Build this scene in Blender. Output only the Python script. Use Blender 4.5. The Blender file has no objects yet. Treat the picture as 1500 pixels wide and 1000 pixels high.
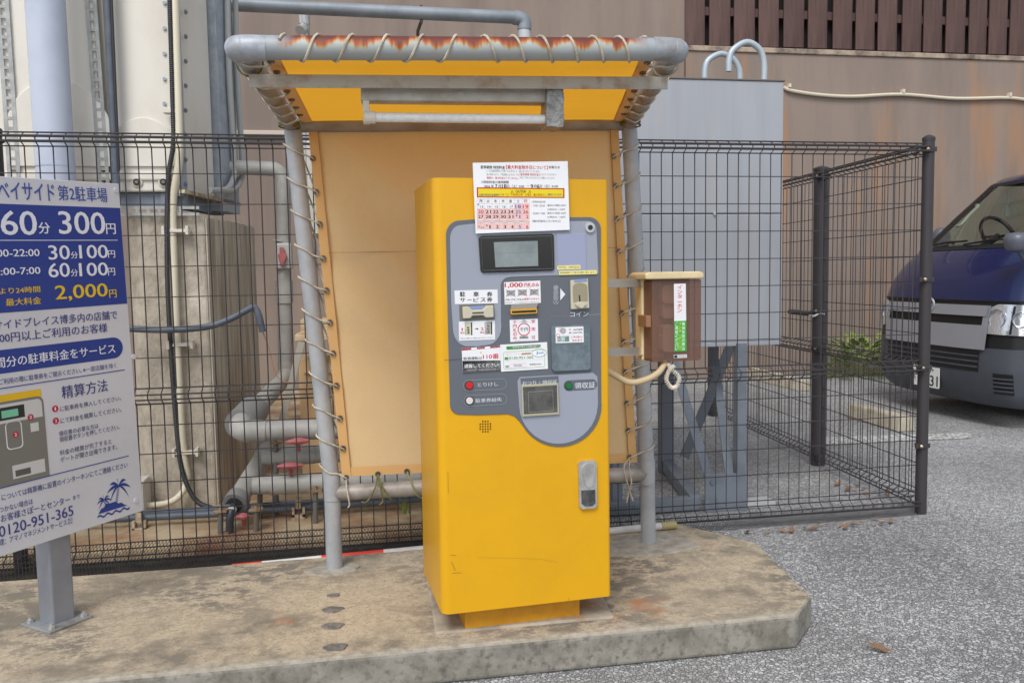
import bpy, bmesh, math, random
from mathutils import Vector as V, Matrix
from mathutils.geometry import tessellate_polygon
random.seed(7)
sc = bpy.context.scene
# ------------------------------------------------------------------ camera
FPX = 1250.0                                   # focal length in photo pixels (1500 wide) = 30 mm
YAW, PITCH, ROLL = math.radians(10.1), math.radians(4.5), math.radians(.9)
CAM = V((0, 0, 1.2))
cF = V((math.sin(YAW)*math.cos(PITCH), math.cos(YAW)*math.cos(PITCH), -math.sin(PITCH)))
_r = V((math.cos(YAW), -math.sin(YAW), 0)); _u = _r.cross(cF)
cR = math.cos(ROLL)*_r - math.sin(ROLL)*_u; cU = math.cos(ROLL)*_u + math.sin(ROLL)*_r
cam = bpy.data.cameras.new('camera'); camo = bpy.data.objects.new('camera', cam); sc.collection.objects.link(camo)
cam.lens = 30; cam.sensor_width = 36; cam.clip_start = .05; cam.clip_end = 2000
camo.matrix_world = Matrix(((cR.x, cU.x, -cF.x, CAM.x), (cR.y, cU.y, -cF.y, CAM.y), (cR.z, cU.z, -cF.z, CAM.z), (0, 0, 0, 1)))
sc.camera = camo
# ------------------------------------------------------------------ sky, sun, exposure
SUN_FROM = V((-.36, -.72, .98)).normalized()   # towards the sun: behind the camera, to the left
w = bpy.data.worlds.new('World'); sc.world = w; w.use_nodes = True
nt = w.node_tree; sky = nt.nodes.new('ShaderNodeTexSky'); sky.sky_type = 'NISHITA'; sky.sun_disc = False
sky.sun_elevation = math.asin(SUN_FROM.z); sky.sun_rotation = math.atan2(SUN_FROM.x, SUN_FROM.y)
sky.air_density = 1.0; sky.dust_density = 1.5; sky.ozone_density = 1.0
bg = nt.nodes['Background']; bg.inputs[1].default_value = .15
hs_ = nt.nodes.new('ShaderNodeHueSaturation'); hs_.inputs['Saturation'].default_value = .36      # thin even cloud
nt.links.new(sky.outputs[0], hs_.inputs['Color']); nt.links.new(hs_.outputs[0], bg.inputs[0])
sl = bpy.data.lights.new('sun', 'SUN'); sl.energy = 1.5; sl.angle = math.radians(24); sl.color = (1, .975, .95)
so = bpy.data.objects.new('sun', sl); sc.collection.objects.link(so)
so.rotation_euler = SUN_FROM.to_track_quat('Z', 'Y').to_euler()
sc.view_settings.view_transform = 'Standard'; sc.view_settings.look = 'None'
sc.view_settings.gamma = 1; sc.view_settings.use_curve_mapping = False; sc.view_settings.exposure = .32

# ------------------------------------------------------------------ helpers
def ray(x, y): return cF + cR*((x-750)/FPX) - cU*((y-500)/FPX)
def oy(x, y, Y): d = ray(x, y); return CAM + d*((Y-CAM.y)/d.y)
def oz(x, y, Z): d = ray(x, y); return CAM + d*((Z-CAM.z)/d.z)
class Plane:                                    # a vertical plane: tangent angle ang, through P
    def __init__(s, P, deg, tilt=0):
        a = math.radians(deg); s.P = V(P); s.t = V((math.cos(a), math.sin(a), 0)); s.n = V((math.sin(a), -math.cos(a), 0))
        s.up = V((0, 0, 1))
        if tilt: q = math.radians(tilt); t = s.t.copy(); s.t = t*math.cos(q)+s.up*math.sin(q); s.up = s.up*math.cos(q)-t*math.sin(q)
    def hit(s, x, y): d = ray(x, y); return CAM + d*((s.P-CAM).dot(s.n)/d.dot(s.n))
    def st(s, x, y): q = s.hit(x, y)-s.P; return q.dot(s.t), q.dot(s.up)
    def at(s, a, b, o=0): return s.P + s.t*a + s.up*b + s.n*o
def srgb(r, g, b): return tuple(((c/255)/12.92 if c/255 <= .04045 else ((c/255+.055)/1.055)**2.4) for c in (r, g, b))

MATS = {}
def mat(name, c, rough=.6, metal=0, c2=None, scale=6, amt=1, bump=0, bscale=40, spec=.5, trans=0, lo=.4, hi=.65, stretch=(1,1,1), c3=None, s3=2, lo3=.55, hi3=.7, rnd=0, coat=0):
    """base colour c, patches of c2 (noise), larger patches of c3, fine bump"""
    if name in MATS: return MATS[name]
    m = bpy.data.materials.new(name); m.use_nodes = True; N = m.node_tree.nodes; L = m.node_tree.links
    b = N['Principled BSDF']; b.inputs['Roughness'].default_value = rough; b.inputs['Metallic'].default_value = metal
    b.inputs['Specular IOR Level'].default_value = spec; b.inputs['Base Color'].default_value = (*c, 1); b.inputs['Coat Weight'].default_value = coat
    tc = N.new('ShaderNodeTexCoord'); mp = N.new('ShaderNodeMapping'); mp.inputs['Scale'].default_value = stretch
    L.new(tc.outputs['Object'], mp.inputs[0]); out = None
    def mask(sc_, l, h, det=8):
        n = N.new('ShaderNodeTexNoise'); n.inputs['Scale'].default_value = sc_; n.inputs['Detail'].default_value = det; n.inputs['Roughness'].default_value = .65
        L.new(mp.outputs[0], n.inputs['Vector']); r = N.new('ShaderNodeMapRange'); r.inputs[1].default_value = l; r.inputs[2].default_value = h
        L.new(n.outputs[0], r.inputs[0]); return r.outputs[0]
    def mix(fac, A, B, k=1):
        x = N.new('ShaderNodeMix'); x.data_type = 'RGBA'
        if k != 1: q = N.new('ShaderNodeMath'); q.operation = 'MULTIPLY'; q.inputs[1].default_value = k; L.new(fac, q.inputs[0]); fac = q.outputs[0]
        L.new(fac, x.inputs[0])
        for i, a in ((6, A), (7, B)):
            if isinstance(a, tuple): x.inputs[i].default_value = (*a, 1)
            else: L.new(a, x.inputs[i])
        return x.outputs[2]
    col = c
    if c2: col = mix(mask(scale, lo, hi), col, c2, amt)
    if c3: col = mix(mask(s3, lo3, hi3), col, c3)
    if rnd:
        oi = N.new('ShaderNodeObjectInfo'); h = N.new('ShaderNodeHueSaturation'); r = N.new('ShaderNodeMapRange')
        r.inputs[3].default_value = 1-rnd; r.inputs[4].default_value = 1+rnd; L.new(oi.outputs['Random'], r.inputs[0]); L.new(r.outputs[0], h.inputs['Value'])
        if isinstance(col, tuple): h.inputs['Color'].default_value = (*col, 1)
        else: L.new(col, h.inputs['Color'])
        col = h.outputs[0]
    if not isinstance(col, tuple): L.new(col, b.inputs['Base Color'])
    if bump:
        n = N.new('ShaderNodeTexNoise'); n.inputs['Scale'].default_value = bscale; n.inputs['Detail'].default_value = 6; L.new(mp.outputs[0], n.inputs['Vector'])
        bp = N.new('ShaderNodeBump'); bp.inputs['Strength'].default_value = bump; bp.inputs['Distance'].default_value = .01; L.new(n.outputs[0], bp.inputs['Height']); L.new(bp.outputs[0], b.inputs['Normal'])
    if trans: b.inputs['Transmission Weight'].default_value = trans
    MATS[name] = m; return m
col = sc.collection
def link(o): col.objects.link(o); return o
def tag(o, label=None, cat=None, group=None, kind=None):
    for k, v in (('label', label), ('category', cat), ('group', group), ('kind', kind)):
        if v: o[k] = v
    return o
def thing(name, loc, label, cat, group=None):
    o = link(bpy.data.objects.new(name, None)); o.location = loc; o.empty_display_size = .1
    return tag(o, label, cat, group)
class MB:
    def __init__(s): s.v = []; s.f = []
    def add(s, vs, fs): n = len(s.v); s.v += [V(p) for p in vs]; s.f += [[i+n for i in f] for f in fs]; return s
    def box(s, a, b):
        (x0, y0, z0), (x1, y1, z1) = a, b
        return s.add([(x0,y0,z0),(x1,y0,z0),(x1,y1,z0),(x0,y1,z0),(x0,y0,z1),(x1,y0,z1),(x1,y1,z1),(x0,y1,z1)], [(3,2,1,0),(4,5,6,7),(0,1,5,4),(1,2,6,5),(2,3,7,6),(3,0,4,7)])
    def obox(s, o, A, B, Cc):                    # parallelepiped from corner o with edge vectors
        o, A, B, Cc = V(o), V(A), V(B), V(Cc)
        return s.add([o, o+A, o+A+B, o+B, o+Cc, o+A+Cc, o+A+B+Cc, o+B+Cc], [(3,2,1,0),(4,5,6,7),(0,1,5,4),(1,2,6,5),(2,3,7,6),(3,0,4,7)])
    def bar(s, p, q, wd, ht, up=(0,0,1)):        # rectangular bar from p to q, centred
        p, q = V(p), V(q); d = (q-p).normalized(); a = d.cross(V(up)).normalized(); b = a.cross(d)
        return s.obox(p-a*wd/2-b*ht/2, q-p, a*wd, b*ht)
    def tube(s, pts, r, n=8, caps=True):
        pts = [V(p) for p in pts]; k = len(pts); rs = r if isinstance(r, (list, tuple)) else [r]*k; rings = []
        d0 = (pts[1]-pts[0]).normalized(); a = d0.orthogonal().normalized()
        for i in range(k):
            if i == 0: d = d0
            elif i == k-1: d = (pts[i]-pts[i-1]).normalized()
            else: d = ((pts[i]-pts[i-1]).normalized()+(pts[i+1]-pts[i]).normalized()).normalized()
            a = (a-d*a.dot(d)).normalized(); b = d.cross(a)
            rings.append([pts[i]+(a*math.cos(2*math.pi*j/n)+b*math.sin(2*math.pi*j/n))*rs[i] for j in range(n)])
        fs = [(i*n+j, i*n+(j+1) % n, (i+1)*n+(j+1) % n, (i+1)*n+j) for i in range(k-1) for j in range(n)]
        if caps: fs += [tuple(range(n))[::-1], tuple(range((k-1)*n, k*n))]
        return s.add([p for q in rings for p in q], fs)
    def poly(s, pl, pts, o0, o1=None):           # polygon (s,t) on a Plane at offset o0; prism to o1
        n = len(pts); P3 = [V((a, b, 0)) for a, b in pts]; tri = tessellate_polygon([P3])
        area = sum(pts[i][0]*pts[(i+1) % n][1]-pts[(i+1) % n][0]*pts[i][1] for i in range(n))
        top = max(o0, o1) if o1 is not None else o0
        fs = []
        for t in tri:
            ar = (P3[t[1]]-P3[t[0]]).cross(P3[t[2]]-P3[t[0]]).z
            fs.append(tuple(t) if ar > 0 else tuple(t[::-1]))
        vs = [pl.at(a, b, top) for a, b in pts]
        if o1 is not None:
            lo = min(o0, o1); vs += [pl.at(a, b, lo) for a, b in pts]
            fs += [tuple(i+n for i in f[::-1]) for f in fs]
            fs += [((i+1) % n, i, i+n, (i+1) % n+n) if area > 0 else (i, (i+1) % n, (i+1) % n+n, i+n) for i in range(n)]
        return s.add(vs, fs)
    def build(s, name, m, parent=None, smooth=False, bevel=0, seg=2, label=None):
        me = bpy.data.meshes.new(name); me.from_pydata([tuple(p) for p in s.v], [], s.f); me.update()
        if m: me.materials.append(m)
        if smooth: me.polygons.foreach_set('use_smooth', [True]*len(me.polygons))
        o = link(bpy.data.objects.new(name, me))
        if bevel: b = o.modifiers.new('bevel', 'BEVEL'); b.width = bevel; b.segments = seg; b.limit_method = 'ANGLE'; b.angle_limit = math.radians(40); b.harden_normals = False
        if smooth: auto(me)
        if parent: own(o, parent)
        if label: o['label'] = label
        return o
def auto(me, deg=38):
    bm = bmesh.new(); bm.from_mesh(me)
    for e in bm.edges:
        if len(e.link_faces) == 2 and e.calc_face_angle(0) > math.radians(deg): e.smooth = False
    bm.to_mesh(me); bm.free()
def worldloc(o):
    l = V(o.location)
    return l + (worldloc(o.parent) if o.parent and not o.get('_abs') else V((0, 0, 0)))
def own(o, parent):                              # child keeps its world placement (things are not rotated)
    o.parent = parent
    if parent.type == 'EMPTY': o.matrix_parent_inverse = Matrix.Translation(-V(parent.location))
    elif parent.location.length: o.matrix_parent_inverse = Matrix.Translation(-V(parent.location))
def arc(cx, cy, r, a0, a1, n=8, ry=None):
    ry = r if ry is None else ry
    return [(cx+r*math.cos(math.radians(a0+(a1-a0)*i/n)), cy+ry*math.sin(math.radians(a0+(a1-a0)*i/n))) for i in range(n+1)]
def rrect(x0, y0, x1, y1, r, n=5):
    return arc(x1-r, y1-r, r, 0, 90, n)+arc(x0+r, y1-r, r, 90, 180, n)+arc(x0+r, y0+r, r, 180, 270, n)+arc(x1-r, y0+r, r, 270, 360, n)
def smoothpts(pts, k=4):                         # Catmull-Rom through points
    pts = [V(p) for p in pts]; out = []
    P = [pts[0]*2-pts[1]]+pts+[pts[-1]*2-pts[-2]]
    for i in range(1, len(P)-2):
        for j in range(k):
            t = j/k; a, b, c_, d = P[i-1], P[i], P[i+1], P[i+2]
            out.append(.5*((2*b)+(c_-a)*t+(2*a-5*b+4*c_-d)*t*t+(3*b-a-3*c_+d)*t**3))
    return out+[pts[-1]]
_fc = {}
def glyphs(txt, bold):
    k = txt
    if k not in _fc:
        c = bpy.data.curves.new('t', 'FONT'); c.body = txt; c.resolution_u = 3; c.offset = 0
        o = link(bpy.data.objects.new('t', c)); dg = bpy.context.evaluated_depsgraph_get()
        me = bpy.data.meshes.new_from_object(o.evaluated_get(dg)); bpy.data.objects.remove(o)
        vs = [tuple(v.co) for v in me.vertices]; fs = [tuple(p.vertices) for p in me.polygons]; bpy.data.meshes.remove(me)
        _fc[k] = (vs, fs)
    return _fc[k]
class Print:                                     # flat print on a Plane, one mesh per ink
    def __init__(s, pl, off): s.pl = pl; s.off = off; s.ink = {}; s.shapes = []; s.texts = []
    def piece(s, ink): m = MB(); s.shapes.append((ink, m)); return m
    def mb(s, ink): return s.ink.setdefault(ink, MB())
    def text(s, txt, x0, y0, x1, y1, ink, bold=.012, px=True, vertical=False, lift=0, mb=None):
        """fit txt into pixel box: (x0,y0) lower left, (x1,y1) upper right"""
        if mb is None: mb = MB(); s.texts.append((ink, mb))       # one object per line of writing
        A = s.pl.st(x0, y0) if px else (x0, y0); B = s.pl.st(x1, y1) if px else (x1, y1)
        if vertical:
            n = len(txt); h = (B[1]-A[1])/n; w_ = B[0]-A[0]
            for i, ch in enumerate(txt):
                if ch != ' ': s.text(ch, A[0]+w_*.04, B[1]-h*(i+.94), B[0]-w_*.04, B[1]-h*(i+.06), ink, bold, False, mb=mb)
            return
        vs, fs = glyphs(txt, bold)
        if not vs: return
        xs = [v[0] for v in vs]; ys = [v[1] for v in vs]; mx, Mx, my, My = min(xs), max(xs), min(ys), max(ys)
        sx = (B[0]-A[0])/max(Mx-mx, 1e-6); sy = (B[1]-A[1])/max(My-my, 1e-6)
        if txt in ('1', '7/', '8/', '9/'): k_ = .42 if txt == '1' else .8; A = (A[0]+(B[0]-A[0])*(1-k_)/2, A[1]); sx *= k_
        if txt in ('ー', '一', '-', '・', '〜', '～'): sy = sx; my = my-(B[1]-A[1])/2/sy+.15
        hgt = B[1]-A[1]; reps = [(0, 0)] if bold < .004 else [(-.75, 0), (.75, 0), (0, .5)] if hgt > .012 else [(-.5, 0), (.5, 0)]
        for i_, (ox, oy_) in enumerate(reps):       # heavier weight: shifted copies a few hundredths of a millimetre apart
            mb.add([s.pl.at(A[0]+(v[0]-mx+ox*bold)*sx, A[1]+(v[1]-my+oy_*bold)*sy, s.off+lift+i_*.00006) for v in vs], fs)
    def quad(s, x0, y0, x1, y1, ink, lift=-.0004, px=True):
        A = s.pl.st(x0, y0) if px else (x0, y0); B = s.pl.st(x1, y1) if px else (x1, y1)
        s.piece(ink).poly(s.pl, [(A[0], A[1]), (B[0], A[1]), (B[0], B[1]), (A[0], B[1])], s.off+lift)
    def poly(s, pts, ink, lift=-.0004, px=True):
        s.piece(ink).poly(s.pl, [s.pl.st(*p) for p in pts] if px else pts, s.off+lift)
    def line(s, x0, y0, x1, y1, wd, ink, lift=0, px=True):
        A = V(s.pl.st(x0, y0) if px else (x0, y0)); B = V(s.pl.st(x1, y1) if px else (x1, y1)); d = (B-A).normalized(); n = V((-d.y, d.x))*wd/2
        s.mb(ink).poly(s.pl, [tuple(A-n), tuple(B-n), tuple(B+n), tuple(A+n)], s.off+lift)
    def ring(s, pts, wd, ink, lift=0):           # closed outline (plane coords)
        n = len(pts); c = V((sum(p[0] for p in pts)/n, sum(p[1] for p in pts)/n)); m = s.piece(ink); k = len(m.v)
        inner = []
        for i in range(n):
            a, b, d = V(pts[i-1]), V(pts[i]), V(pts[(i+1) % n]); t = (d-a); t = t.normalized() if t.length > 1e-9 else V((1, 0)); nn = V((-t.y, t.x))
            if (c-b).dot(nn) < 0: nn = -nn
            inner.append(tuple(b+nn*wd))
        m.v += [s.pl.at(*p, s.off+lift) for p in pts]+[s.pl.at(*p, s.off+lift) for p in inner]
        m.f += [[k+i, k+(i+1) % n, k+n+(i+1) % n, k+n+i] for i in range(n)]
    def build(s, parent, name='lettering'):
        for ink, m in s.ink.items(): m.build(name, INK(ink), parent)
        for ink, m in s.shapes: m.build('printed_panel', INK(ink), parent)
        for ink, m in s.texts:
            if m.v: m.build(name if 'letter' in name else 'lettering', INK(ink), parent)
def INK(c):
    return mat('ink_%d_%d_%d' % c, srgb(*c), rough=.55, spec=.3)
BLUE = (48, 66, 140); NAVY = (58, 62, 128); WHITE = (232, 232, 232); YEL = (226, 190, 40); BLACK = (28, 28, 30); RED = (205, 35, 60); GREEN = (70, 165, 60); GREY = (120, 124, 130)

# ------------------------------------------------------------------ materials
galv = mat('galvanised', srgb(178, 181, 184), .5, .12, srgb(152, 157, 162), 9, 1, .12, 60, lo=.35, hi=.7, c3=srgb(140, 122, 100), s3=5, lo3=.6, hi3=.85)
galv_arm = mat('galvanised_stained', srgb(160, 152, 142), .5, .25, srgb(120, 84, 52), 9, .9, .1, 60, lo=.5, hi=.68)
angle_steel = mat('angle_steel', srgb(176, 172, 162), .6, .05, srgb(140, 98, 60), 14, .85, .15, 60, lo=.5, hi=.72)
yellow = mat('yellow_paint', srgb(224, 167, 14), .38, 0, srgb(204, 152, 24), 3, .6, .03, 9, spec=.4, lo=.4, hi=.75, c3=srgb(196, 148, 44), s3=34, lo3=.69, hi3=.78)
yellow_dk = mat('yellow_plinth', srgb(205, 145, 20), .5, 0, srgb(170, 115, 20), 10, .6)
pan_dark = mat('panel_dark', srgb(98, 103, 111), .42, 0, spec=.45)
pan_light = mat('panel_light', srgb(152, 157, 170), .42, 0, spec=.45)
black_gloss = mat('black_gloss', srgb(32, 32, 34), .12)
black_plastic = mat('black_plastic', srgb(30, 30, 32), .5)
lcd = mat('lcd', srgb(140, 150, 150), .25, c2=srgb(120, 130, 132), scale=12)
beige = mat('beige_plastic', srgb(196, 190, 168), .5)
cream = mat('cream_plastic', srgb(232, 214, 172), .45, c2=srgb(214, 194, 150), scale=6)
paper = mat('paper', srgb(232, 233, 235), .4)
chrome = mat('chrome', srgb(205, 205, 205), .32, .6, c2=srgb(176, 176, 174), scale=30)
dkmetal = mat('dark_metal', srgb(60, 60, 62), .4, .6)
fence_m = mat('fence_coating', srgb(60, 57, 59), .5, 0, spec=.4)
rope_m = mat('rope', srgb(205, 196, 178), .85, c2=srgb(160, 150, 130), scale=25)
rope_g = mat('mossy_rope', srgb(92, 92, 48), .9, c2=srgb(120, 118, 70), scale=25)
conc = mat('old_concrete', srgb(190, 180, 164), .9, 0, srgb(160, 150, 134), 16, 1, .5, 70, c3=srgb(208, 199, 182), s3=3.5, stretch=(1, 1, .75))
pvc = mat('grey_pvc', srgb(176, 174, 168), .5, 0, srgb(150, 148, 143), 6, .8, .04, 60)
conduit = mat('blue_grey_conduit', srgb(98, 106, 118), .5, c2=srgb(78, 86, 96), scale=8)
redpl = mat('red_handle', srgb(188, 104, 106), .5, c2=srgb(150, 80, 80), scale=14)
white_frp = mat('white_frp', srgb(226, 221, 210), .5, 0, srgb(196, 186, 170), 2.2, .8, .03, 40, lo=.45, hi=.8, stretch=(1, 1, .5))
tan_trim = mat('cream_duct', srgb(222, 214, 190), .5)
blk_corr = mat('black_corrugated', srgb(48, 48, 52), .5)
hose_m = mat('hose', srgb(196, 176, 140), .6)

# ------------------------------------------------------------------ ground
def asphalt():
    m = bpy.data.materials.new('coarse_asphalt'); m.use_nodes = True; N = m.node_tree.nodes; L = m.node_tree.links; b = N['Principled BSDF']; b.inputs['Roughness'].default_value = .85
    tc = N.new('ShaderNodeTexCoord')
    vo = N.new('ShaderNodeTexVoronoi'); vo.inputs['Scale'].default_value = 84; L.new(tc.outputs['Object'], vo.inputs['Vector'])
    v2 = N.new('ShaderNodeTexVoronoi'); v2.inputs['Scale'].default_value = 84; v2.feature = 'DISTANCE_TO_EDGE'; L.new(tc.outputs['Object'], v2.inputs['Vector'])
    sep = N.new('ShaderNodeSeparateColor'); L.new(vo.outputs['Color'], sep.inputs[0])
    cr = N.new('ShaderNodeValToRGB'); L.new(sep.outputs[0], cr.inputs[0]); e = cr.color_ramp.elements
    e[0].position = 0; e[0].color = (.27, .27, .268, 1); e[1].position = 1; e[1].color = (.68, .68, .68, 1)
    x = cr.color_ramp.elements.new(.5); x.color = (.44, .44, .438, 1)
    gap = N.new('ShaderNodeMapRange'); gap.inputs[1].default_value = .0; gap.inputs[2].default_value = .12; L.new(v2.outputs['Distance'], gap.inputs[0])
    mx = N.new('ShaderNodeMix'); mx.data_type = 'RGBA'; mx.inputs[6].default_value = (.15, .147, .14, 1); L.new(gap.outputs[0], mx.inputs[0]); L.new(cr.outputs[0], mx.inputs[7])
    n = N.new('ShaderNodeTexNoise'); n.inputs['Scale'].default_value = 1.1; n.inputs['Detail'].default_value = 5; L.new(tc.outputs['Object'], n.inputs['Vector'])
    r = N.new('ShaderNodeMapRange'); r.inputs[1].default_value = .3; r.inputs[2].default_value = .7; r.inputs[3].default_value = .72; r.inputs[4].default_value = 1.15; L.new(n.outputs[0], r.inputs[0])
    mm = N.new('ShaderNodeMix'); mm.data_type = 'RGBA'; mm.blend_type = 'MULTIPLY'; mm.inputs[0].default_value = 1; L.new(mx.outputs[2], mm.inputs[6]); L.new(r.outputs[0], mm.inputs[7])
    n3 = N.new('ShaderNodeTexNoise'); n3.inputs['Scale'].default_value = .45; n3.inputs['Detail'].default_value = 7; n3.inputs['Roughness'].default_value = .62; L.new(tc.outputs['Object'], n3.inputs['Vector'])
    r3 = N.new('ShaderNodeMapRange'); r3.inputs[1].default_value = .5; r3.inputs[2].default_value = .64; r3.inputs[4].default_value = .55; L.new(n3.outputs[0], r3.inputs[0])
    m3 = N.new('ShaderNodeMix'); m3.data_type = 'RGBA'; L.new(r3.outputs[0], m3.inputs[0]); L.new(mm.outputs[2], m3.inputs[6]); m3.inputs[7].default_value = (.21, .203, .19, 1)
    L.new(m3.outputs[2], b.inputs['Base Color'])
    bp = N.new('ShaderNodeBump'); bp.inputs['Strength'].default_value = .8; bp.inputs['Distance'].default_value = .004; L.new(gap.outputs[0], bp.inputs['Height']); L.new(bp.outputs[0], b.inputs['Normal'])
    return m
g = MB().add([(-150, -60, 0), (150, -60, 0), (150, 150, 0), (-150, 150, 0)], [(0, 1, 2, 3)]).build('ground', asphalt()); g['kind'] = 'structure'

def island_mat():
    m = bpy.data.materials.new('stained_concrete'); m.use_nodes = True; N = m.node_tree.nodes; L = m.node_tree.links; b = N['Principled BSDF']; b.inputs['Roughness'].default_value = .92
    tc = N.new('ShaderNodeTexCoord')
    def noise(s, d=10, ro=.7, off=0, st=(1, 1, 1)):
        mp = N.new('ShaderNodeMapping'); mp.inputs['Location'].default_value = (off, off*.7, 0); mp.inputs['Scale'].default_value = st; L.new(tc.outputs['Object'], mp.inputs[0])
        n = N.new('ShaderNodeTexNoise'); n.inputs['Scale'].default_value = s; n.inputs['Detail'].default_value = d; n.inputs['Roughness'].default_value = ro; L.new(mp.outputs[0], n.inputs['Vector']); return n.outputs[0]
    def rng(o, a, c, lo=0, hi=1):
        r = N.new('ShaderNodeMapRange'); r.inputs[1].default_value = a; r.inputs[2].default_value = c; r.inputs[3].default_value = lo; r.inputs[4].default_value = hi; L.new(o, r.inputs[0]); return r.outputs[0]
    def mix(f, A, B):
        x = N.new('ShaderNodeMix'); x.data_type = 'RGBA'; L.new(f, x.inputs[0])
        for i, a in ((6, A), (7, B)):
            if isinstance(a, tuple): x.inputs[i].default_value = (*a, 1)
            else: L.new(a, x.inputs[i])
        return x.outputs[2]
    def mul(a, c):
        x = N.new('ShaderNodeMath'); x.operation = 'MULTIPLY'; L.new(a, x.inputs[0]); L.new(c, x.inputs[1]); return x.outputs[0]
    c = mix(rng(noise(3), .35, .65), srgb(194, 179, 155), srgb(182, 169, 147))
    c = mix(rng(noise(60, 4), .4, .7), c, srgb(160, 146, 122))
    # lichen: dark grey crusts, denser to the left
    c = mix(mul(rng(noise(9, 12, .78, 3, (1, 1.6, 1)), .48, .53), rng(noise(1.5, 4, .5, 9), .38, .56)), c, srgb(122, 114, 103))
    c = mix(mul(rng(noise(5, 9, .7, 6), .46, .6), rng(noise(2.0, 3, .5, 2), .38, .56)), c, srgb(126, 118, 104))
    c = mix(rng(noise(3.1, 5, .6, 21), .66, .78), c, srgb(172, 112, 70))          # rust blooms
    c = mix(rng(noise(140, 2, .5), .62, .72), c, srgb(120, 110, 95))
    # bare cement band along the kerb edge
    spo = N.new('ShaderNodeSeparateXYZ'); L.new(tc.outputs['Object'], spo.inputs[0]); ye = N.new('ShaderNodeMath'); ye.operation = 'MULTIPLY_ADD'; ye.inputs[1].default_value = .08; L.new(noise(14, 5, .6, 5), ye.inputs[0]); L.new(spo.outputs[1], ye.inputs[2])
    c = mix(rng(ye.outputs[0], 2.515, 2.485), c, mix(rng(noise(30, 6, .7), .4, .65), srgb(178, 170, 154), srgb(142, 134, 120)))
    # kerb side: bare grey
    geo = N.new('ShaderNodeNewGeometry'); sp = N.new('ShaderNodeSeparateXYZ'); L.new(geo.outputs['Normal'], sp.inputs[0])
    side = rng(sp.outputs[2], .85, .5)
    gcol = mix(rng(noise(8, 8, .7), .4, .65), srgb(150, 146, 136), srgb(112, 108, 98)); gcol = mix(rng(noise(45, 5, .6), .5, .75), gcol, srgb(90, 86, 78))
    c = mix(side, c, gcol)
    L.new(c, b.inputs['Base Color'])
    bp = N.new('ShaderNodeBump'); bp.inputs['Strength'].default_value = .35; bp.inputs['Distance'].default_value = .006; L.new(noise(55, 8, .7), bp.inputs['Height']); L.new(bp.outputs[0], b.inputs['Normal'])
    return m
ISL = island_mat(); ZI = .11
class Flat:                                       # horizontal plane helper with same interface as Plane
    def __init__(s, z): s.z = z
    def at(s, a, b, o=0): return V((a, b, s.z+o))
outline = [(-3.2, 2.42), (1.335, 2.43), (1.468, 2.575), (1.548, 3.14), (1.33, 3.475), (.9, 3.42), (.2, 3.36), (-.6, 3.34), (-1.3, 3.34), (-3.2, 3.36)]
isl = MB().poly(Flat(0), outline, 0, ZI).build('concrete_island', ISL, bevel=.014, seg=3); isl['kind'] = 'structure'
# mortar pad under the machine, mortar collars round the poles, tar blobs
pad = [oz(638, 929, ZI), oz(900, 905, ZI), oz(893, 876, ZI)+V((.0, .3, 0)), oz(625, 850, ZI)]
MB().poly(Flat(ZI), [(p.x, p.y) for p in pad], -.01, .007).build('mortar_pad', mat('mortar', srgb(176, 166, 148), .9, c2=srgb(140, 132, 120), scale=9, c3=srgb(165, 120, 80), s3=5, bump=.3), isl, bevel=.006)
mort = mat('pale_mortar', srgb(172, 166, 154), .9, c2=srgb(140, 134, 122), scale=20, bump=.4)
for (cx, cy), r in (((-.12, 3.178), .085), ((1.116, 3.2), .17)):
    pts = [(cx+r*(1+.14*math.sin(3*a+cx*9)+.05*math.sin(7*a))*math.cos(a)*1.15, cy+.75*r*(1+.12*math.sin(2*a)+.04*math.sin(9*a))*math.sin(a)) for a in [i*math.pi/16 for i in range(32)]]
    MB().poly(Flat(ZI), pts, -.01, .006).build('mortar_collar', mort, isl, bevel=.004)
tar = mat('tar_blob', srgb(100, 97, 95), .6, c2=srgb(140, 134, 126), scale=40, bump=.5)
for q in ((487, 893), (488, 917), (492, 948), (489, 872)):
    c = oz(*q, ZI); r = .028 if q[1] > 880 else .017
    pts = [(c.x+r*(1.25+.14*math.sin(3*a+q[1])+.06*math.sin(5*a))*math.cos(a), c.y+r*(.9+.1*math.sin(4*a+q[1]))*math.sin(a)) for a in [i*math.pi/12 for i in range(24)]]
    MB().poly(Flat(ZI), pts, -.01, .004).build('tar_blob', tar, isl, bevel=.003)
# slab behind the fence
slab_m = mat('ochre_slab', srgb(186, 168, 138), .9, 0, srgb(150, 120, 88), 4, 1, .4, 70, c3=srgb(140, 92, 66), s3=2.6, lo3=.5, hi3=.68)
sl_ = MB().box((-3.5, 3.79, -.1), (1.0, 9.0, .06)).build('concrete_slab', slab_m, bevel=.012); sl_['kind'] = 'structure'
# gutter strip between island and fence
gt = MB().box((-3.2, 3.345, -.05), (1.3, 3.785, .012)).build('gutter', mat('shaded_gutter', srgb(40, 37, 33), .9, c2=srgb(66, 60, 50), scale=14, bump=.5)); gt['kind'] = 'structure'  # colour darkened to stand in for the shadow around the netting
# painted bay line
wl = mat('worn_line_paint', srgb(206, 206, 204), .8, c2=srgb(130, 128, 124), scale=40, lo=.44, hi=.56)
a = [oz(1195, 652, 0), oz(1425, 642, 0), oz(1420, 634, 0), oz(1200, 641, 0)]
ln = MB().poly(Flat(0), [(p.x, p.y) for p in a], .004).build('bay_line', wl); ln['kind'] = 'structure'

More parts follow.
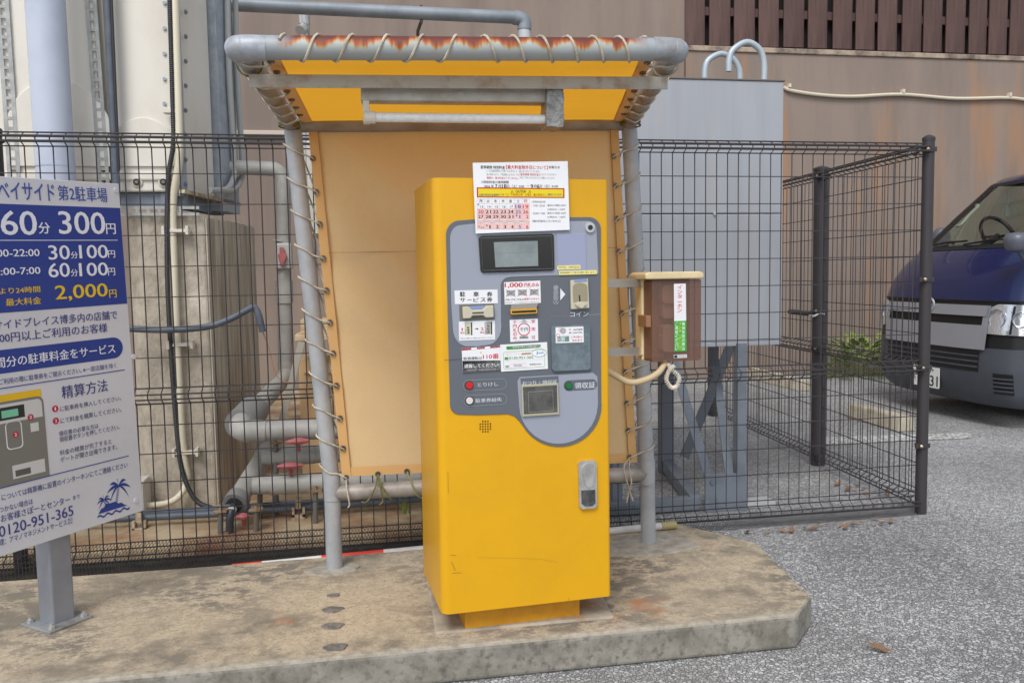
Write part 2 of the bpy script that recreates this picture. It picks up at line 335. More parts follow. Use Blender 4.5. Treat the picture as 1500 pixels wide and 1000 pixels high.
# ------------------------------------------------------------------ payment machine
FM = Plane((.5, 2.5, 0), 4)
S0, S1, Z0, Z1, DEP = -.284, .253, .188, 1.480, .385
base = FM.at((S0+S1)/2, ZI, -.2)
mach = thing('payment_machine', base, 'yellow parking payment machine with grey control panel under the canvas canopy', 'payment machine')
class Plan:                                       # plan view of the machine: (s, depth), extruded in z
    def at(s, a, b, o=0): return FM.at(a, 0, -b)+V((0, 0, o))
def planrect(s0, s1, d0, d1, rf, rb=.006):
    return arc(s1-rb, d1-rb, rb, 0, 90, 2)+arc(s0+rb, d1-rb, rb, 90, 180, 2)+arc(s0+rf, d0+rf, rf, 180, 270, 7)+arc(s1-rf*.45, d0+rf*.45, rf*.45, 270, 360, 6)
MB().poly(Plan(), planrect(S0, S1, 0, DEP, .026), Z0, Z1).build('body', yellow, mach, smooth=True, bevel=.008, seg=3)
b0, b1 = FM.st(684, 915)[0]+.004, FM.st(857, 898)[0]
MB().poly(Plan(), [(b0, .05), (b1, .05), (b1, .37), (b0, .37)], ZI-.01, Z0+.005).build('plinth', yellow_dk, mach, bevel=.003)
scm = mat('scuff', srgb(150, 112, 40), .7)
Q = Print(FM, .0012)
for x0, y0, x1, y1, wd in ((660, 812, 668, 813, .002), (661, 822, 667, 835, .0022), (662, 839, 676, 838, .0016), (656, 690, 656.6, 722, .0014), (833, 874, 833.6, 882, .0012), (700, 816, 790, 818, .0007), (790, 818, 818, 823, .0008)):
    Q.line(x0, y0, x1, y1, wd, (165, 128, 50))
Q.build(mach, 'scuff_mark')
def pxp(pts): return [FM.st(*p) for p in pts]
def fprism(pts, o0, o1, name, m, parent=mach, bevel=0, **k): return MB().poly(FM, pxp(pts), o0, o1).build(name, m, parent, bevel=bevel, **k)
def fcirc(x, y, r, o0, o1, name, m, parent=mach, bevel=0, n=24):
    c = FM.st(x, y); return MB().poly(FM, arc(*c, r, 0, 360, n)[:-1], o0, o1).build(name, m, parent, bevel=bevel)
dark_outline = arc(672, 345, 19, 180, 262, 6, 22)+[(705, 320.5), (780, 318.5)]+arc(862, 336, 18, 275, 360, 6)+[(879.5, 460), (880.5, 590)]+arc(819, 592, 62, 0, 150, 16)+[(760, 616), (753, 609), (744, 606)]+[(700, 607.5)]+arc(673, 593, 14, 80, 180, 6)+[(657, 520)]
dk = fprism(dark_outline, 0, .003, 'panel', pan_dark, bevel=.001)
light_outline = arc(674, 349, 15, 180, 262, 6, 19)+[(706, 326.5), (780, 324.5)]+arc(860, 337, 13, 272, 360, 6)+[(876, 401), (748, 405.5)]+arc(746, 419, 13, 270, 180, 5)+[(733.5, 470)]+arc(713, 478, 21, 0, 80, 5, 27)+[(698, 507)]+arc(684, 480, 21, 100, 180, 5, 27)+[(660.5, 440)]
fprism(light_outline, .003, .0045, 'upper_panel', pan_light, bevel=.0005)
low_outline = [(757.5, 558), (761, 552), (868, 545.5), (874.5, 551), (875.5, 590)]+arc(817.5, 592, 57.5, 2, 176, 18)
fprism(low_outline, .003, .0045, 'lower_panel', pan_light, bevel=.0005)
# upper tongue is whiter where tickets go in
# display
bz = fprism([(700, 349), (703, 346), (807, 342.5), (810, 345), (811, 393), (808, 396.5), (706, 399.5), (703, 396)], .0045, .011, 'display_bezel', black_gloss, bevel=.002)
fprism([(722, 355), (786, 353), (787, 389.5), (724.5, 391.5)], .0112, .0114, 'screen', lcd, bz)
Q = Print(FM, .0116); Q.ring(pxp([(703, 349), (806.5, 345.5), (808, 393.5), (706, 396.5)]), .0008, (130, 130, 132))
for i in range(6): Q.quad(745+i*6, 367.5-i*.15, 749.5+i*6, 360-i*.15, (110, 122, 126))
Q.line(724, 371, 787, 369, .0008, (118, 128, 130)); Q.build(bz, 'screen_print')
cv = fprism([(815, 343), (857, 341.5), (858, 397), (816, 399)], .0045, .0065, 'cover_plate', mat('cover_plate', srgb(152, 158, 184), .4), bevel=.001)
kl = fcirc(863, 333.5, .0155, .003, .011, 'key_lock', chrome, bevel=.003); fcirc(863, 333.5, .0075, .011, .0125, 'keyhole', dkmetal, kl)
# coin slot
cs = fprism([(834, 410.5), (859.5, 408), (861.5, 451), (835, 453)], .003, .013, 'coin_slot', beige, bevel=.002)
fprism([(837, 430)]+[(837+10.7*(1-math.cos(math.radians(a))), 420-6*math.sin(math.radians(a))) for a in range(0, 181, 30)]+[(859, 441), (838, 443)], .0131, .0135, 'slot_recess', mat('recess_beige', srgb(150, 142, 118), .6), cs)
lip = MB(); c = FM.st(848, 444)
for k in range(5): lip.poly(FM, arc(c[0], c[1]-.001*k, .019*(1-.03*k*k), 180, 360, 10, .010)+arc(c[0], c[1]-.001*k, .019*(1-.03*k*k), 0, 180, 10, .005)[1:-1], .013, .016+.002*k)
lip.build('coin_lip', beige, cs); fprism([(845.5, 432), (847.3, 432), (848.3, 442), (846.5, 442)], .0137, .0142, 'coin_opening', black_plastic, cs)
fprism([(839, 409.5), (857.5, 408), (857.5, 411.5), (839, 413)], .0132, .0145, 'slot_light', mat('blue_diffuser', srgb(130, 150, 195), .3), cs)
# ticket slot
tr = fprism([(672, 446.5), (723, 444.5), (724, 467), (673, 469.5)], .0045, .007, 'ticket_slot', mat('slot_rim', srgb(110, 108, 100), .5), bevel=.001)
fprism([(676, 449), (686, 448.5), (690, 453.5), (706, 452.5), (710, 447.5), (721, 447), (721.5, 464.5), (710, 465), (706, 461.5), (691, 462), (687, 466), (677, 466.5)], .007, .019, 'slot_housing', beige, tr, bevel=.003)
fprism([(686.5, 448.3), (709.5, 447.3), (706, 452), (690.5, 453)], .0072, .012, 'slot_light', MATS['blue_diffuser'], tr)
fprism([(690, 457), (706.5, 456.3), (706.5, 458.4), (690, 459.1)], .0192, .0196, 'ticket_opening', mat('slot_dark', srgb(70, 66, 58), .6), tr)
# bill slot
bl = fprism([(746, 453), (785, 451), (785.3, 458.5), (747, 460.5)], .003, .016, 'bill_slot', mat('bill_yellow', srgb(214, 158, 40), .4), bevel=.002)
fprism([(748, 455.3), (783, 453.5), (783.2, 456.6), (748.2, 458.3)], .0161, .0166, 'bill_opening', black_plastic, bl)
fprism([(748, 446), (787, 444), (784, 451), (747, 452.8)], .004, .012, 'slot_hood', mat('smoked_hood', srgb(150, 146, 138), .4), bl)
# tray plate
fprism(arc(811, 482, 5, 180, 270, 4)+arc(857.5, 480, 5, 270, 360, 4)+arc(858.5, 536, 5, 0, 90, 4)+arc(812, 538, 5, 90, 180, 4), .003, .012, 'tray_plate', mat('tray_rubber', srgb(112, 126, 134), .6, c2=srgb(92, 104, 110), scale=25, lo=.4, hi=.6), bevel=.003)
# change window
cw = fprism([(762.5, 563), (816, 560), (818, 606), (764, 609.5)], .0045, .012, 'change_window', mat('window_frame', srgb(190, 184, 160), .35, .3), bevel=.002)
fprism([(764.5, 566), (814, 563), (815, 602.5), (766, 605.5)], .0121, .0125, 'window_recess', mat('window_dark', srgb(96, 96, 92), .15, c2=srgb(60, 60, 60), scale=18), cw)
Q = Print(FM, .0128); Q.ring(pxp([(772, 573), (808, 570.5), (809, 600.5), (773, 602.8)]), .001, (170, 168, 160)); Q.quad(764, 571, 814, 566, (130, 128, 122)); Q.quad(790, 585, 812, 574, (118, 116, 112)); Q.build(cw, 'window_glint')  # the two quads are reflections painted onto the window
fprism([(761.5, 553.5), (817, 550), (817.5, 560), (763, 563)], .0045, .006, 'window_header', pan_dark)
# buttons
ring_m = mat('button_ring', srgb(70, 60, 56), .4)
for x, y, nm, cc in ((686.8, 563.8, 'red_button', (205, 30, 35)), (687, 586, 'white_button', (215, 212, 206)), (832.3, 564.3, 'green_button', (20, 110, 60))):
    o = fcirc(x, y, .0128, .003, .0065, nm, ring_m, bevel=.001); fcirc(x, y, .0102, .0066, .010, 'button_cap', mat(nm, srgb(*cc), .3), o, bevel=.002)
Q = Print(FM, .0052)
def pill(x0, y0, x1, y1, ink, wd=.0012, fill=None):
    A = FM.st(x0, y1); B = FM.st(x1, y0); r = (B[1]-A[1])/2; p = rrect(A[0], A[1], B[0], B[1], r*.98, 6)
    if fill: Q.mb(fill).poly(FM, p, .0047)
    if ink: Q.ring(p, wd, ink)
pill(678, 553.5, 741.5, 572.5, (150, 155, 162)); pill(679, 575.5, 742, 595, (150, 155, 162)); pill(825, 554.5, 874, 572.5, None, fill=(98, 103, 111))
W2 = (214, 217, 222)
Q.text('とりけし', 699.5, 566, 729, 559, W2, .01); Q.text('駐車券紛失', 696, 589.5, 734.5, 581.5, W2, .01); Q.text('領収証', 841, 569, 871, 558.5, W2, .015)
Q.text('コイン', 834.5, 464, 861, 456, W2, .01)
Q.poly([(820, 422), (827.5, 431), (820, 440)], (225, 225, 228)); 
for i, ch in enumerate('硬貨投入'):
    y = 421.5+i*6.8; c = FM.st(813.5, y); Q.ring(arc(*c, .0082, 0, 360, 16)[:-1], .0008, (190, 193, 198)); Q.text(ch, 810.8, y+2.6, 816.2, y-2.6, (200, 202, 206), 0)
Q.line(650, 527, 676, 525.5, .0012, (70, 74, 80)); Q.line(806, 463, 833, 462.5, .0006, (135, 140, 146)); Q.line(862, 461, 879, 460, .0006, (190, 190, 190))
Q.build(mach, 'panel_lettering')
Q = Print(FM, .0064); Q.text('おつり・領収証', 764.5, 563.5, 815, 555.5, W2, .012); Q.build(mach, 'window_lettering')
# speaker holes
Q = Print(FM, .0013)
for j in range(5):
    for i in range(5):
        if (i in (0, 4)) and (j in (0, 4)): continue
        if i == 0 and j == 0: continue
        c = FM.st(703.3+i*3.75, 617+j*3.75-i*.12); Q.mb((60, 45, 15)).poly(FM, arc(*c, .0024, 0, 360, 8)[:-1], .0013)
Q.build(mach, 'speaker_holes')
# lock handle
hp = arc(851.5, 680, 5.5, 180, 270, 4)+arc(866.5, 678.5, 5.5, 270, 360, 4)+arc(867.5, 737, 5.5, 0, 90, 4)+arc(853, 738.5, 5.5, 90, 180, 4)
lh = fprism(hp, 0, .012, 'lock_handle', chrome, bevel=.004, seg=3)
fprism([(849.5, 716.5), (870, 715.5), (870.5, 735), (866, 739.5), (855, 740), (850, 736)], .0122, .0126, 'handle_recess', mat('recess_dark', srgb(78, 78, 80), .3, .6, c2=srgb(120, 120, 120), scale=35), lh)
fprism(arc(860, 686, 9.5, 180, 360, 8)+[(868.5, 697), (867, 706)]+arc(860.5, 706, 6, 0, 180, 6)+[(852.5, 697)], .0122, .017, 'handle_flap', mat('cast_zinc', srgb(196, 196, 192), .35, .5, c2=srgb(165, 165, 162), scale=20), lh, bevel=.002)
# --- stickers (parts of the machine)
def z1(X, Y): return 650+X/6.25, 390+Y/6.25
def sticker(corners, name='sticker', ink=(233, 233, 235), o=.0056, th=.0006):
    m = mat('st_%d_%d_%d' % ink, srgb(*ink), .4); s_ = fprism([z1(*c) for c in corners], .0045 if o < .01 else o-.001, o, name, m); return s_
class ZP(Print):
    def T(s, t, X0, Y0, X1, Y1, ink, b=.015, **k): s.text(t, *z1(X0, Y1), *z1(X1, Y0), ink, b, **k)   # X0,Y0 top-left, X1,Y1 bottom-right
    def R(s, X0, Y0, X1, Y1, ink, lift=-.0004): s.quad(*z1(X0, Y1), *z1(X1, Y0), ink, lift)
    def Ln(s, X0, Y0, X1, Y1, wd, ink): s.line(*z1(X0, Y0), *z1(X1, Y1), wd, ink)
st = sticker([(95, 222), (488, 212), (492, 338), (100, 346)], 'ticket_sticker'); q = ZP(FM, .006)
for ch, X in (('駐', 145), ('車', 268), ('券', 392)): q.T(ch, X, 232, X+48, 278, BLACK, .03)
for i, ch in enumerate('サービス'): q.T(ch, 145+i*62, 288, 193+i*62, 326, BLACK, .03) if ch != 'ー' else q.R(212, 304, 252, 310, BLACK, 0)
q.T('券', 392, 284, 440, 326, BLACK, .03); q.build(st)
st = sticker([(135, 505), (465, 495), (467, 668), (138, 680)], 'instruction_sticker'); q = ZP(FM, .006)
q.T('1', 155, 562, 176, 590, RED, .02); q.T('番目', 148, 598, 184, 616, RED, .01); q.T('2', 336, 556, 360, 584, RED, .02); q.T('番目', 330, 594, 366, 612, RED, .01)
for X in (190, 372): q.R(X, 512 if X < 300 else 506, X+56, 628 if X < 300 else 622, (222, 218, 190)); q.R(X+58, 512 if X < 300 else 506, X+66, 628 if X < 300 else 622, BLACK, 0)
q.text('駐車券', *z1(212, 618), *z1(234, 548), BLACK, .02, vertical=True); q.text('サビス券', *z1(394, 614), *z1(416, 536), BLACK, .01, vertical=True)
q.R(280, 568, 300, 573, BLACK, 0); q.poly([z1(298, 560), z1(315, 570), z1(298, 581)], BLACK, 0)
q.T('2枚以上重ねての挿入はやめてください。', 148, 644, 456, 664, BLACK, .005); q.build(st)
st = sticker([(548, 146), (880, 130), (886, 334), (555, 350)], 'banknote_sticker', o=.0046); q = ZP(FM, .005)
q.T('1,000', 556, 150, 718, 198, RED, .03); q.T('円札のみ', 732, 148, 868, 190, RED, .025)
for X in (566, 672, 780): 
    q.R(X+6, 218-(X-566)*.04, X+84, 272-(X-566)*.04, (190, 205, 202)); q.R(X+30, 226-(X-566)*.04, X+58, 262-(X-566)*.04, (150, 160, 158), -.0002)
    q.Ln(X, 214-(X-566)*.04, X+88, 278-(X-566)*.04, .0011, (175, 30, 45)); q.Ln(X, 278-(X-566)*.04, X+88, 214-(X-566)*.04, .0011, (175, 30, 45))
q.T('1万札 5千札 2千札は', 560, 292, 728, 316, BLACK, .01); q.T('使用できません', 732, 286, 874, 310, RED, .02); q.T('偽造の紙幣や、しわのある紙幣は読み取れない場合があります。', 560, 322, 872, 338, BLACK, 0); q.build(st)
st = sticker([(600, 490), (858, 478), (862, 680), (606, 692)], 'thousand_yen_sticker', o=.0046); q = ZP(FM, .005)
q.text('千円札のみ', *z1(630, 672), *z1(666, 494), RED, .025, vertical=True); q.text('使', *z1(798, 518), *z1(832, 486), RED, .025); q.text('用', *z1(798, 590), *z1(832, 558), RED, .025); q.text('可', *z1(800, 668), *z1(834, 634), RED, .025)
c = FM.st(*z1(731, 576)); q.ring(arc(*c, .0193, 0, 360, 28)[:-1], .0026, (205, 35, 60)); q.poly([z1(690, 512), z1(730, 486), z1(768, 510)], (140, 165, 175)); q.R(668, 510, 795, 516, (150, 175, 185))
q.T('千円', 694, 558, 768, 594, BLACK, .025); q.R(690, 634, 772, 664, (185, 205, 190)); q.T('1000', 698, 638, 764, 660, (70, 90, 85), .02); q.T('新紙幣は使用できません', 645, 673, 848, 685, BLACK, 0); q.build(st)
st = sticker([(160, 748), (512, 722), (518, 948), (172, 972)], 'warning_sticker', o=.0068); q = ZP(FM, .0072)
q.poly([z1(160, 748), z1(512, 722), z1(512.5, 742), z1(161, 770)], RED); q.poly([z1(248, 744), z1(300, 740), z1(300, 757), z1(248, 761)], (240, 240, 240), 0); q.poly([z1(372, 735), z1(420, 731), z1(420, 748), z1(372, 752)], (240, 240, 240), 0)
q.poly([z1(168, 862), z1(515, 838+20), z1(518, 948), z1(172, 972)], BLACK); c = FM.st(*z1(336, 788)); q.mb((210, 200, 120)).poly(FM, arc(*c, .0032, 0, 360, 5)[:-1], .0071)
q.T('飲酒運転は', 176, 822, 346, 856, BLACK, .015); q.T('110番', 356, 796, 500, 848, (205, 35, 60), .02); q.T('通報してください!', 184, 880, 502, 930, (240, 240, 240), .025); q.T('福岡県警察・日本自動車整備連合会', 212, 934, 476, 952, (220, 220, 220), 0); q.build(st)
st = sticker([(512, 716), (942, 692), (950, 936), (521, 962)], 'support_sticker', o=.0052); q = ZP(FM, .0056)
q.poly([z1(570, 732), z1(885, 712), z1(882, 738), z1(865, 744), z1(578, 763), z1(568, 752)], GREEN); q.T('駐車場に関するお問合せ', 628, 724, 838, 746, (240, 245, 240), .012)
p = [FM.st(*z1(*k)) for k in ((540, 792), (555, 782), (905, 762), (916, 772), (922, 905), (912, 918), (556, 942), (545, 932))]; q.ring(p, .0009, (110, 175, 80))
q.poly([z1(708, 793), z1(795, 787), z1(795, 803), z1(708, 809)], (235, 150, 70)); c = FM.st(*z1(870, 790)); q.mb((236, 238, 240)).poly(FM, arc(*c, .0235, 0, 360, 20, .0125)[:-1], .00545); q.ring(arc(*c, .0235, 0, 360, 20, .0125)[:-1], .0012, (90, 165, 80), .0003)
q.T('Joi', 840, 776, 905, 806, (70, 130, 200), .03, lift=.0003); q.T('お客様さぽーとセンター', 555, 795, 700, 808, (220, 120, 60), 0); q.R(553, 828, 588, 856, (80, 170, 80)); q.T('0120-951-365', 594, 818, 812, 850, (60, 140, 60), .02)
q.T('お客様がご不明な点等がございましたら係員まで', 555, 850, 908, 862, (60, 60, 60), 0); q.T('下記の番号をお伝えください。', 555, 866, 800, 877, (60, 60, 60), 0); q.ring([FM.st(*z1(*k)) for k in ((600, 893), (752, 884), (752, 916), (602, 926))], .0006, (200, 120, 140)); q.T('駐車場番号', 560, 902, 596, 930, (50, 50, 50), 0); q.T('07430', 638, 896, 712, 914, (70, 70, 70), .01); q.T('精算機 00000', 782, 884, 888, 904, (60, 60, 60), 0); q.build(st)
st = sticker([(1012, 556), (1266, 548), (1270, 692), (1014, 700)], 'price_sticker', o=.0132); q = ZP(FM, .0136)
c = FM.st(*z1(1080, 588)); q.mb((170, 172, 172)).poly(FM, arc(*c, .0098, 0, 360, 20)[:-1], .0133); q.R(1026, 634, 1136, 688, (115, 165, 165)); q.R(1062, 640, 1098, 682, (175, 200, 195), -.0002)
for X, Y in ((1054, 576), (1034, 628)): c = FM.st(*z1(X, Y)); q.ring(arc(*c, .0052, 0, 360, 16)[:-1], .0008, (205, 60, 70))
q.T('新', 1134, 568, 1154, 584, (205, 60, 70), 0); q.T('500円硬貨', 1174, 566, 1258, 586, BLACK, .005); q.T('新1,000円札', 1134, 594, 1258, 614, BLACK, .005); q.T('ご利用に', 1150, 632, 1258, 654, (190, 60, 70), .01); q.T('なれます', 1164, 662, 1256, 684, (190, 60, 70), .01); q.build(st)
for cs_, tx in (((1032, -4), '10円玉、50円玉の'), ((1048, 44), '使用頻度にご協力お願い致します。')):
    X, Y = cs_; X1 = 1245 if Y < 0 else 1392; st = sticker([(X, Y), (X1, Y-8), (X1+2, Y+28), (X+2, Y+36)], 'tape_label', (232, 222, 140), o=.0072); q = ZP(FM, .0075); q.T(tx, X+10, Y+4, X1-10, Y+22, (90, 85, 60), .005); q.build(st)
# --- notice sheet
ntc = thing('paper_notice', FM.at(.02, 1.3, .02), 'white summer rate notice sheet with calendar fixed over top of yellow machine', 'notice')
cor = [(691, 239.5), (829.5, 237), (832.5, 337), (695.5, 342.5)]
MB().poly(FM, pxp(cor), .012, .0135).build('sheet', mat('laminate', srgb(235, 236, 238), .25), ntc)
def z8(X, Y): return 640+X/5.77, 230+Y/5.77
class NP(Print):
    def T(s, t, X0, Y0, X1, Y1, ink, b=.012): s.text(t, *z8(X0, Y1), *z8(X1, Y0), ink, b)
    def R(s, X0, Y0, X1, Y1, ink, lift=-.0004): s.quad(*z8(X0, Y1), *z8(X1, Y0), ink, lift)
q = NP(FM, .0142); GR = (150, 150, 152)
q.T('夏季期間 特別料金', 360, 80, 565, 104, BLACK, .025); q.T('【最大料金除外日について】', 575, 78, 925, 106, RED, .025); q.T('お知らせ', 935, 80, 1027, 103, BLACK, .025)
q.T('いつも当駐車場をご利用いただきまして、誠にありがとうございます。', 412, 116, 860, 132, GR, 0); q.T('誠に勝手ながら、下記期間におきましては', 412, 146, 682, 161, GR, 0); q.T('【夏季期間 特別料金】', 690, 144, 855, 162, (205, 95, 110), .01); q.T('とさせていただきます。', 860, 146, 1000, 160, GR, 0)
q.T('期間中、最大料金はございません。', 412, 174, 680, 190, (205, 75, 95), .01); q.T('予めご了承いただけますようお願いいたします。', 688, 173, 985, 188, GR, 0)
q.T('○特別料金の適用期間', 368, 206, 596, 227, (50, 50, 52), .015); q.T('2026 年', 390, 240, 472, 262, (45, 45, 48), .02); q.T('7', 484, 236, 500, 266, BLACK, .04); q.T('月', 508, 240, 530, 262, (45, 45, 48), .015); q.T('18', 540, 236, 578, 266, BLACK, .04); q.T('日（土）0:00', 585, 240, 726, 262, (45, 45, 48), .012); q.T('～', 750, 246, 770, 252, (45, 45, 48), .012); q.T('9', 782, 236, 802, 266, BLACK, .04); q.T('月', 808, 240, 830, 262, BLACK, .015); q.T('6', 836, 236, 856, 266, BLACK, .04); q.T('日（日）24:00', 862, 240, 1012, 262, (45, 45, 48), .012)
q.R(330, 268, 1066, 346, (190, 50, 50)); q.R(341, 278, 1055, 337, (232, 208, 40), -.0002); q.T('CAUTION', 655, 283, 742, 307, BLACK, .03)
for X in (614, 762): q.poly([z8(X, 306), z8(X+24, 306), z8(X+12, 284)], (60, 55, 20), 0); q.poly([z8(X+5, 303), z8(X+19, 303), z8(X+12, 290)], (232, 208, 40), .0002)
q.T('出庫が特別料金期間中', 350, 315, 520, 334, (40, 60, 110), .01); q.T('7/18（土）午前0時以降、の場合（最大料金なし）', 526, 313, 920, 333, (190, 60, 40), .01); q.T('適用となります。', 926, 313, 1050, 332, (40, 60, 110), .01)
cw_ = 62.8; PK = (238, 196, 192)
def cell(i, r): return 331+i*cw_, (358, 398, 441, 484, 568)[r], 331+(i+1)*cw_, (398, 441, 484, 525, 611)[r]
for r, days in enumerate((list('月火水木金土日'), ['13', '14', '15', '16', '17', '18', '19'], ['20', '21', '22', '23', '24', '25', '26'], ['27', '28', '29', '30', '31', '1', '2'], ['31', '1', '2', '3', '4', '5', '6'])):
    for i, d in enumerate(days):
        X0, Y0, X1, Y1 = cell(i, r); ink = (80, 110, 180) if i == 5 else (205, 60, 65) if i == 6 else (40, 40, 42)
        if d == '20': ink = (205, 60, 65)
        if r > 1 or (r == 1 and i > 4): q.R(X0, Y0, X1, Y1, PK)
        big = r > 1 or i > 4
        if r == 0: q.T(d, X0+18, Y0+5, X1-20, Y1-10, ink, .01)
        elif not big: q.T(d, X0+26, Y0+16, X1-12, Y1-8, (90, 90, 92), 0)
        elif r == 4 and i == 0: q.T('8/', X0+10, Y0+15, X0+28, Y0+28, (60, 60, 60), 0); q.T(d, X0+32, Y0+24, X1-8, Y1-6, (60, 60, 60), .01)
        else:
            one = len(d) == 1; q.T(d, X0+(36 if one else 9), Y0+10, X1-(8 if one else 9), Y1-5, ink, .03)
            if d == '1': q.T('8/' if r == 3 else '9/', X0+10, Y0+6, X0+30, Y0+22, BLACK, .01)
q.T('7/', 333, 398, 350, 416, BLACK, .015); q.R(331, 525, 770, 568, (243, 214, 210))
for i in range(8): q.line(*z8(331+i*cw_, 358), *z8(331+i*cw_, 611), .0005, (190, 170, 168), -.0001)
for Y in (358, 398, 441, 484, 525, 568, 611): q.line(*z8(331, Y), *z8(770, Y), .0005, (190, 170, 168), -.0001)
for k in range(2):
    pts = [z8(334+i*14.5, 541+k*13+4*math.sin(i*.9)) for i in range(31)]
    for a_, b_ in zip(pts, pts[1:]): q.line(*a_, *b_, .0008, (90, 95, 120))
for t, X0, Y0, X1, Y1 in (('○特別料金内容', 790, 374, 905, 390), ('・7:00～22:00', 790, 408, 902, 422), ('最初の1時間 300円', 922, 404, 1076, 420), ('以降30分／100円', 922, 438, 1070, 454), ('・22:00～7:00', 790, 472, 902, 487), ('最初の1時間 300円', 922, 470, 1078, 485), ('以降60分／100円', 922, 502, 1072, 518), ('【最大料金はございません】', 798, 534, 1030, 553)): q.T(t, X0, Y0, X1, Y1, (95, 95, 98), 0 if 'ません' not in t else .01)
q.build(ntc)

# ------------------------------------------------------------------ intercom
IP = Plane((1.0, 2.66, 0), 6)
ic = thing('intercom_box', IP.at(0, .85), 'cream intercom box with smoky brown cover beside the yellow machine', 'intercom')
def ipx(pts): return [IP.st(*p) for p in pts]
A0 = IP.st(947, 531); A1 = IP.st(1027, 407); IW0, IW1, IZ0, IZ1 = A0[0]+.012, A1[0], A0[1], A1[1]
MB().poly(IP, [(IW0, IZ0), (IW1-.006, IZ0), (IW1-.006, IZ1), (IW0, IZ1)], -.115, -.062).build('case', cream, ic, bevel=.006)
MB().poly(IP, [(IW0-.018, IZ1-.002), (IW1+.004, IZ1-.002), (IW1+.006, IZ1+.016), (IW1-.01, IZ1+.022), (IW0-.006, IZ1+.022), (IW0-.02, IZ1+.016)], -.12, .012).build('cap', cream, ic, bevel=.006, seg=3)
smoky = bpy.data.materials.new('smoky_acrylic'); smoky.use_nodes = True; _b = smoky.node_tree.nodes['Principled BSDF']
_n = smoky.node_tree.nodes; _t = _n.new('ShaderNodeBsdfTransparent'); _t.inputs[0].default_value = (.66, .5, .44, 1); _mx = _n.new('ShaderNodeMixShader'); _mx.inputs[0].default_value = .36
_b.inputs['Base Color'].default_value = (*srgb(150, 124, 112), 1); _b.inputs['Roughness'].default_value = .2
smoky.node_tree.links.new(_t.outputs[0], _mx.inputs[1]); smoky.node_tree.links.new(_b.outputs[0], _mx.inputs[2]); smoky.node_tree.links.new(_mx.outputs[0], _n['Material Output'].inputs[0])
cvr = MB(); cvr.poly(IP, rrect(IW0+.008, IZ0, IW1, IZ1-.003, .008), -.062, -.0).build('cover', smoky, ic, bevel=.004)
hs = MB(); cx = (IW0+IW1)/2-.012
for z, wd, o in ((IZ0+.06, .048, -.02), (IZ0+.09, .04, -.026), (IZ0+.17, .04, -.03), (IZ0+.22, .05, -.02)): hs.poly(IP, rrect(cx-wd/2, z-.03, cx+wd/2, z+.03, .012), -.06, o)
hs.build('handset', mat('handset_grey', srgb(200, 190, 178), .4), ic, bevel=.006)
MB().poly(IP, [IP.st(945.5, 462), IP.st(953, 462), IP.st(953, 479), IP.st(946, 479)], -.06, .004).build('latch', mat('brown_latch', srgb(150, 110, 80), .4), ic, bevel=.002)
def z4(X, Y): return 880+X/4.545, 380+Y/4.545
lb = MB().poly(IP, ipx([z4(486, 162), z4(565, 160), z4(570, 608), z4(490, 614)]), .0005, .0012).build('name_strip', paper, ic)
q = Print(IP, .0016); q.poly([z4(488, 410), z4(568, 407), z4(570, 608), z4(490, 614)], (60, 165, 60), -.0002)
q.text('インターホン', *z4(508, 354), *z4(540, 170), (215, 45, 90), .025, vertical=True)
for X, t, ink in ((538, '機械故障の際は', (235, 245, 235)), (515, 'インターホンにて', (225, 225, 70)), (493, 'ご連絡ください', (235, 245, 235))): q.text(t, *z4(X, 606), *z4(X+22, 414), ink, .012, vertical=True)
q.poly([z4(484, 634), z4(573, 630), z4(574, 653), z4(486, 657)], (205, 205, 205)); q.quad(*z4(488, 654), *z4(508, 637), (30, 30, 34), 0); q.text('アイホン', *z4(518, 649), *z4(566, 636), (120, 120, 122), .01); q.build(lb)
for y in (416, 520):                               # flat brackets to the machine's side
    p = FM.at(S1-.002, FM.st(897, y)[1], -.10); e = IP.at(IW0+.03, IP.st(945, y-2)[1], -.085)
    br = MB().bar(p, e, .028, .002, up=(0, -1, 0)).bar(p-V((0, .0, .012)), e-V((0, 0, .012)), .002, .02, up=(0, -1, 0)).build('bracket', mat('zinc_bracket', srgb(190, 184, 174), .4, .5), ic)
pts = smoothpts([FM.at(S1-.01, FM.st(894, 535)[1], -.12), oy(905, 552, 2.66), oy(925, 560, 2.66), oy(948, 555, 2.66), oy(965, 545, 2.66), oy(975, 530, 2.68)], 6)
MB().tube(pts, .0105, 10).build('conduit', hose_m, ic, smooth=True)
loop = smoothpts([oy(978, 533, 2.67), oy(985, 542, 2.66), oy(995, 553, 2.655), oy(991, 566, 2.65), oy(983, 567, 2.65), oy(976, 556, 2.65), oy(980, 543, 2.65), oy(988, 535, 2.655)], 5)
coil = []
for i in range(len(loop)-1):
    d = (loop[i+1]-loop[i]); a_ = d.normalized().orthogonal(); a_ = d.normalized().cross(V((0, 1, 0))).normalized(); b_ = d.normalized().cross(a_)
    for k in range(8): t = k/8; coil.append(loop[i]+d*t+(a_*math.cos(2*math.pi*t)+b_*math.sin(2*math.pi*t))*.0062)
MB().tube(coil, .0019, 5).build('coiled_cord', mat('cord_white', srgb(222, 214, 200), .5), ic, smooth=True)

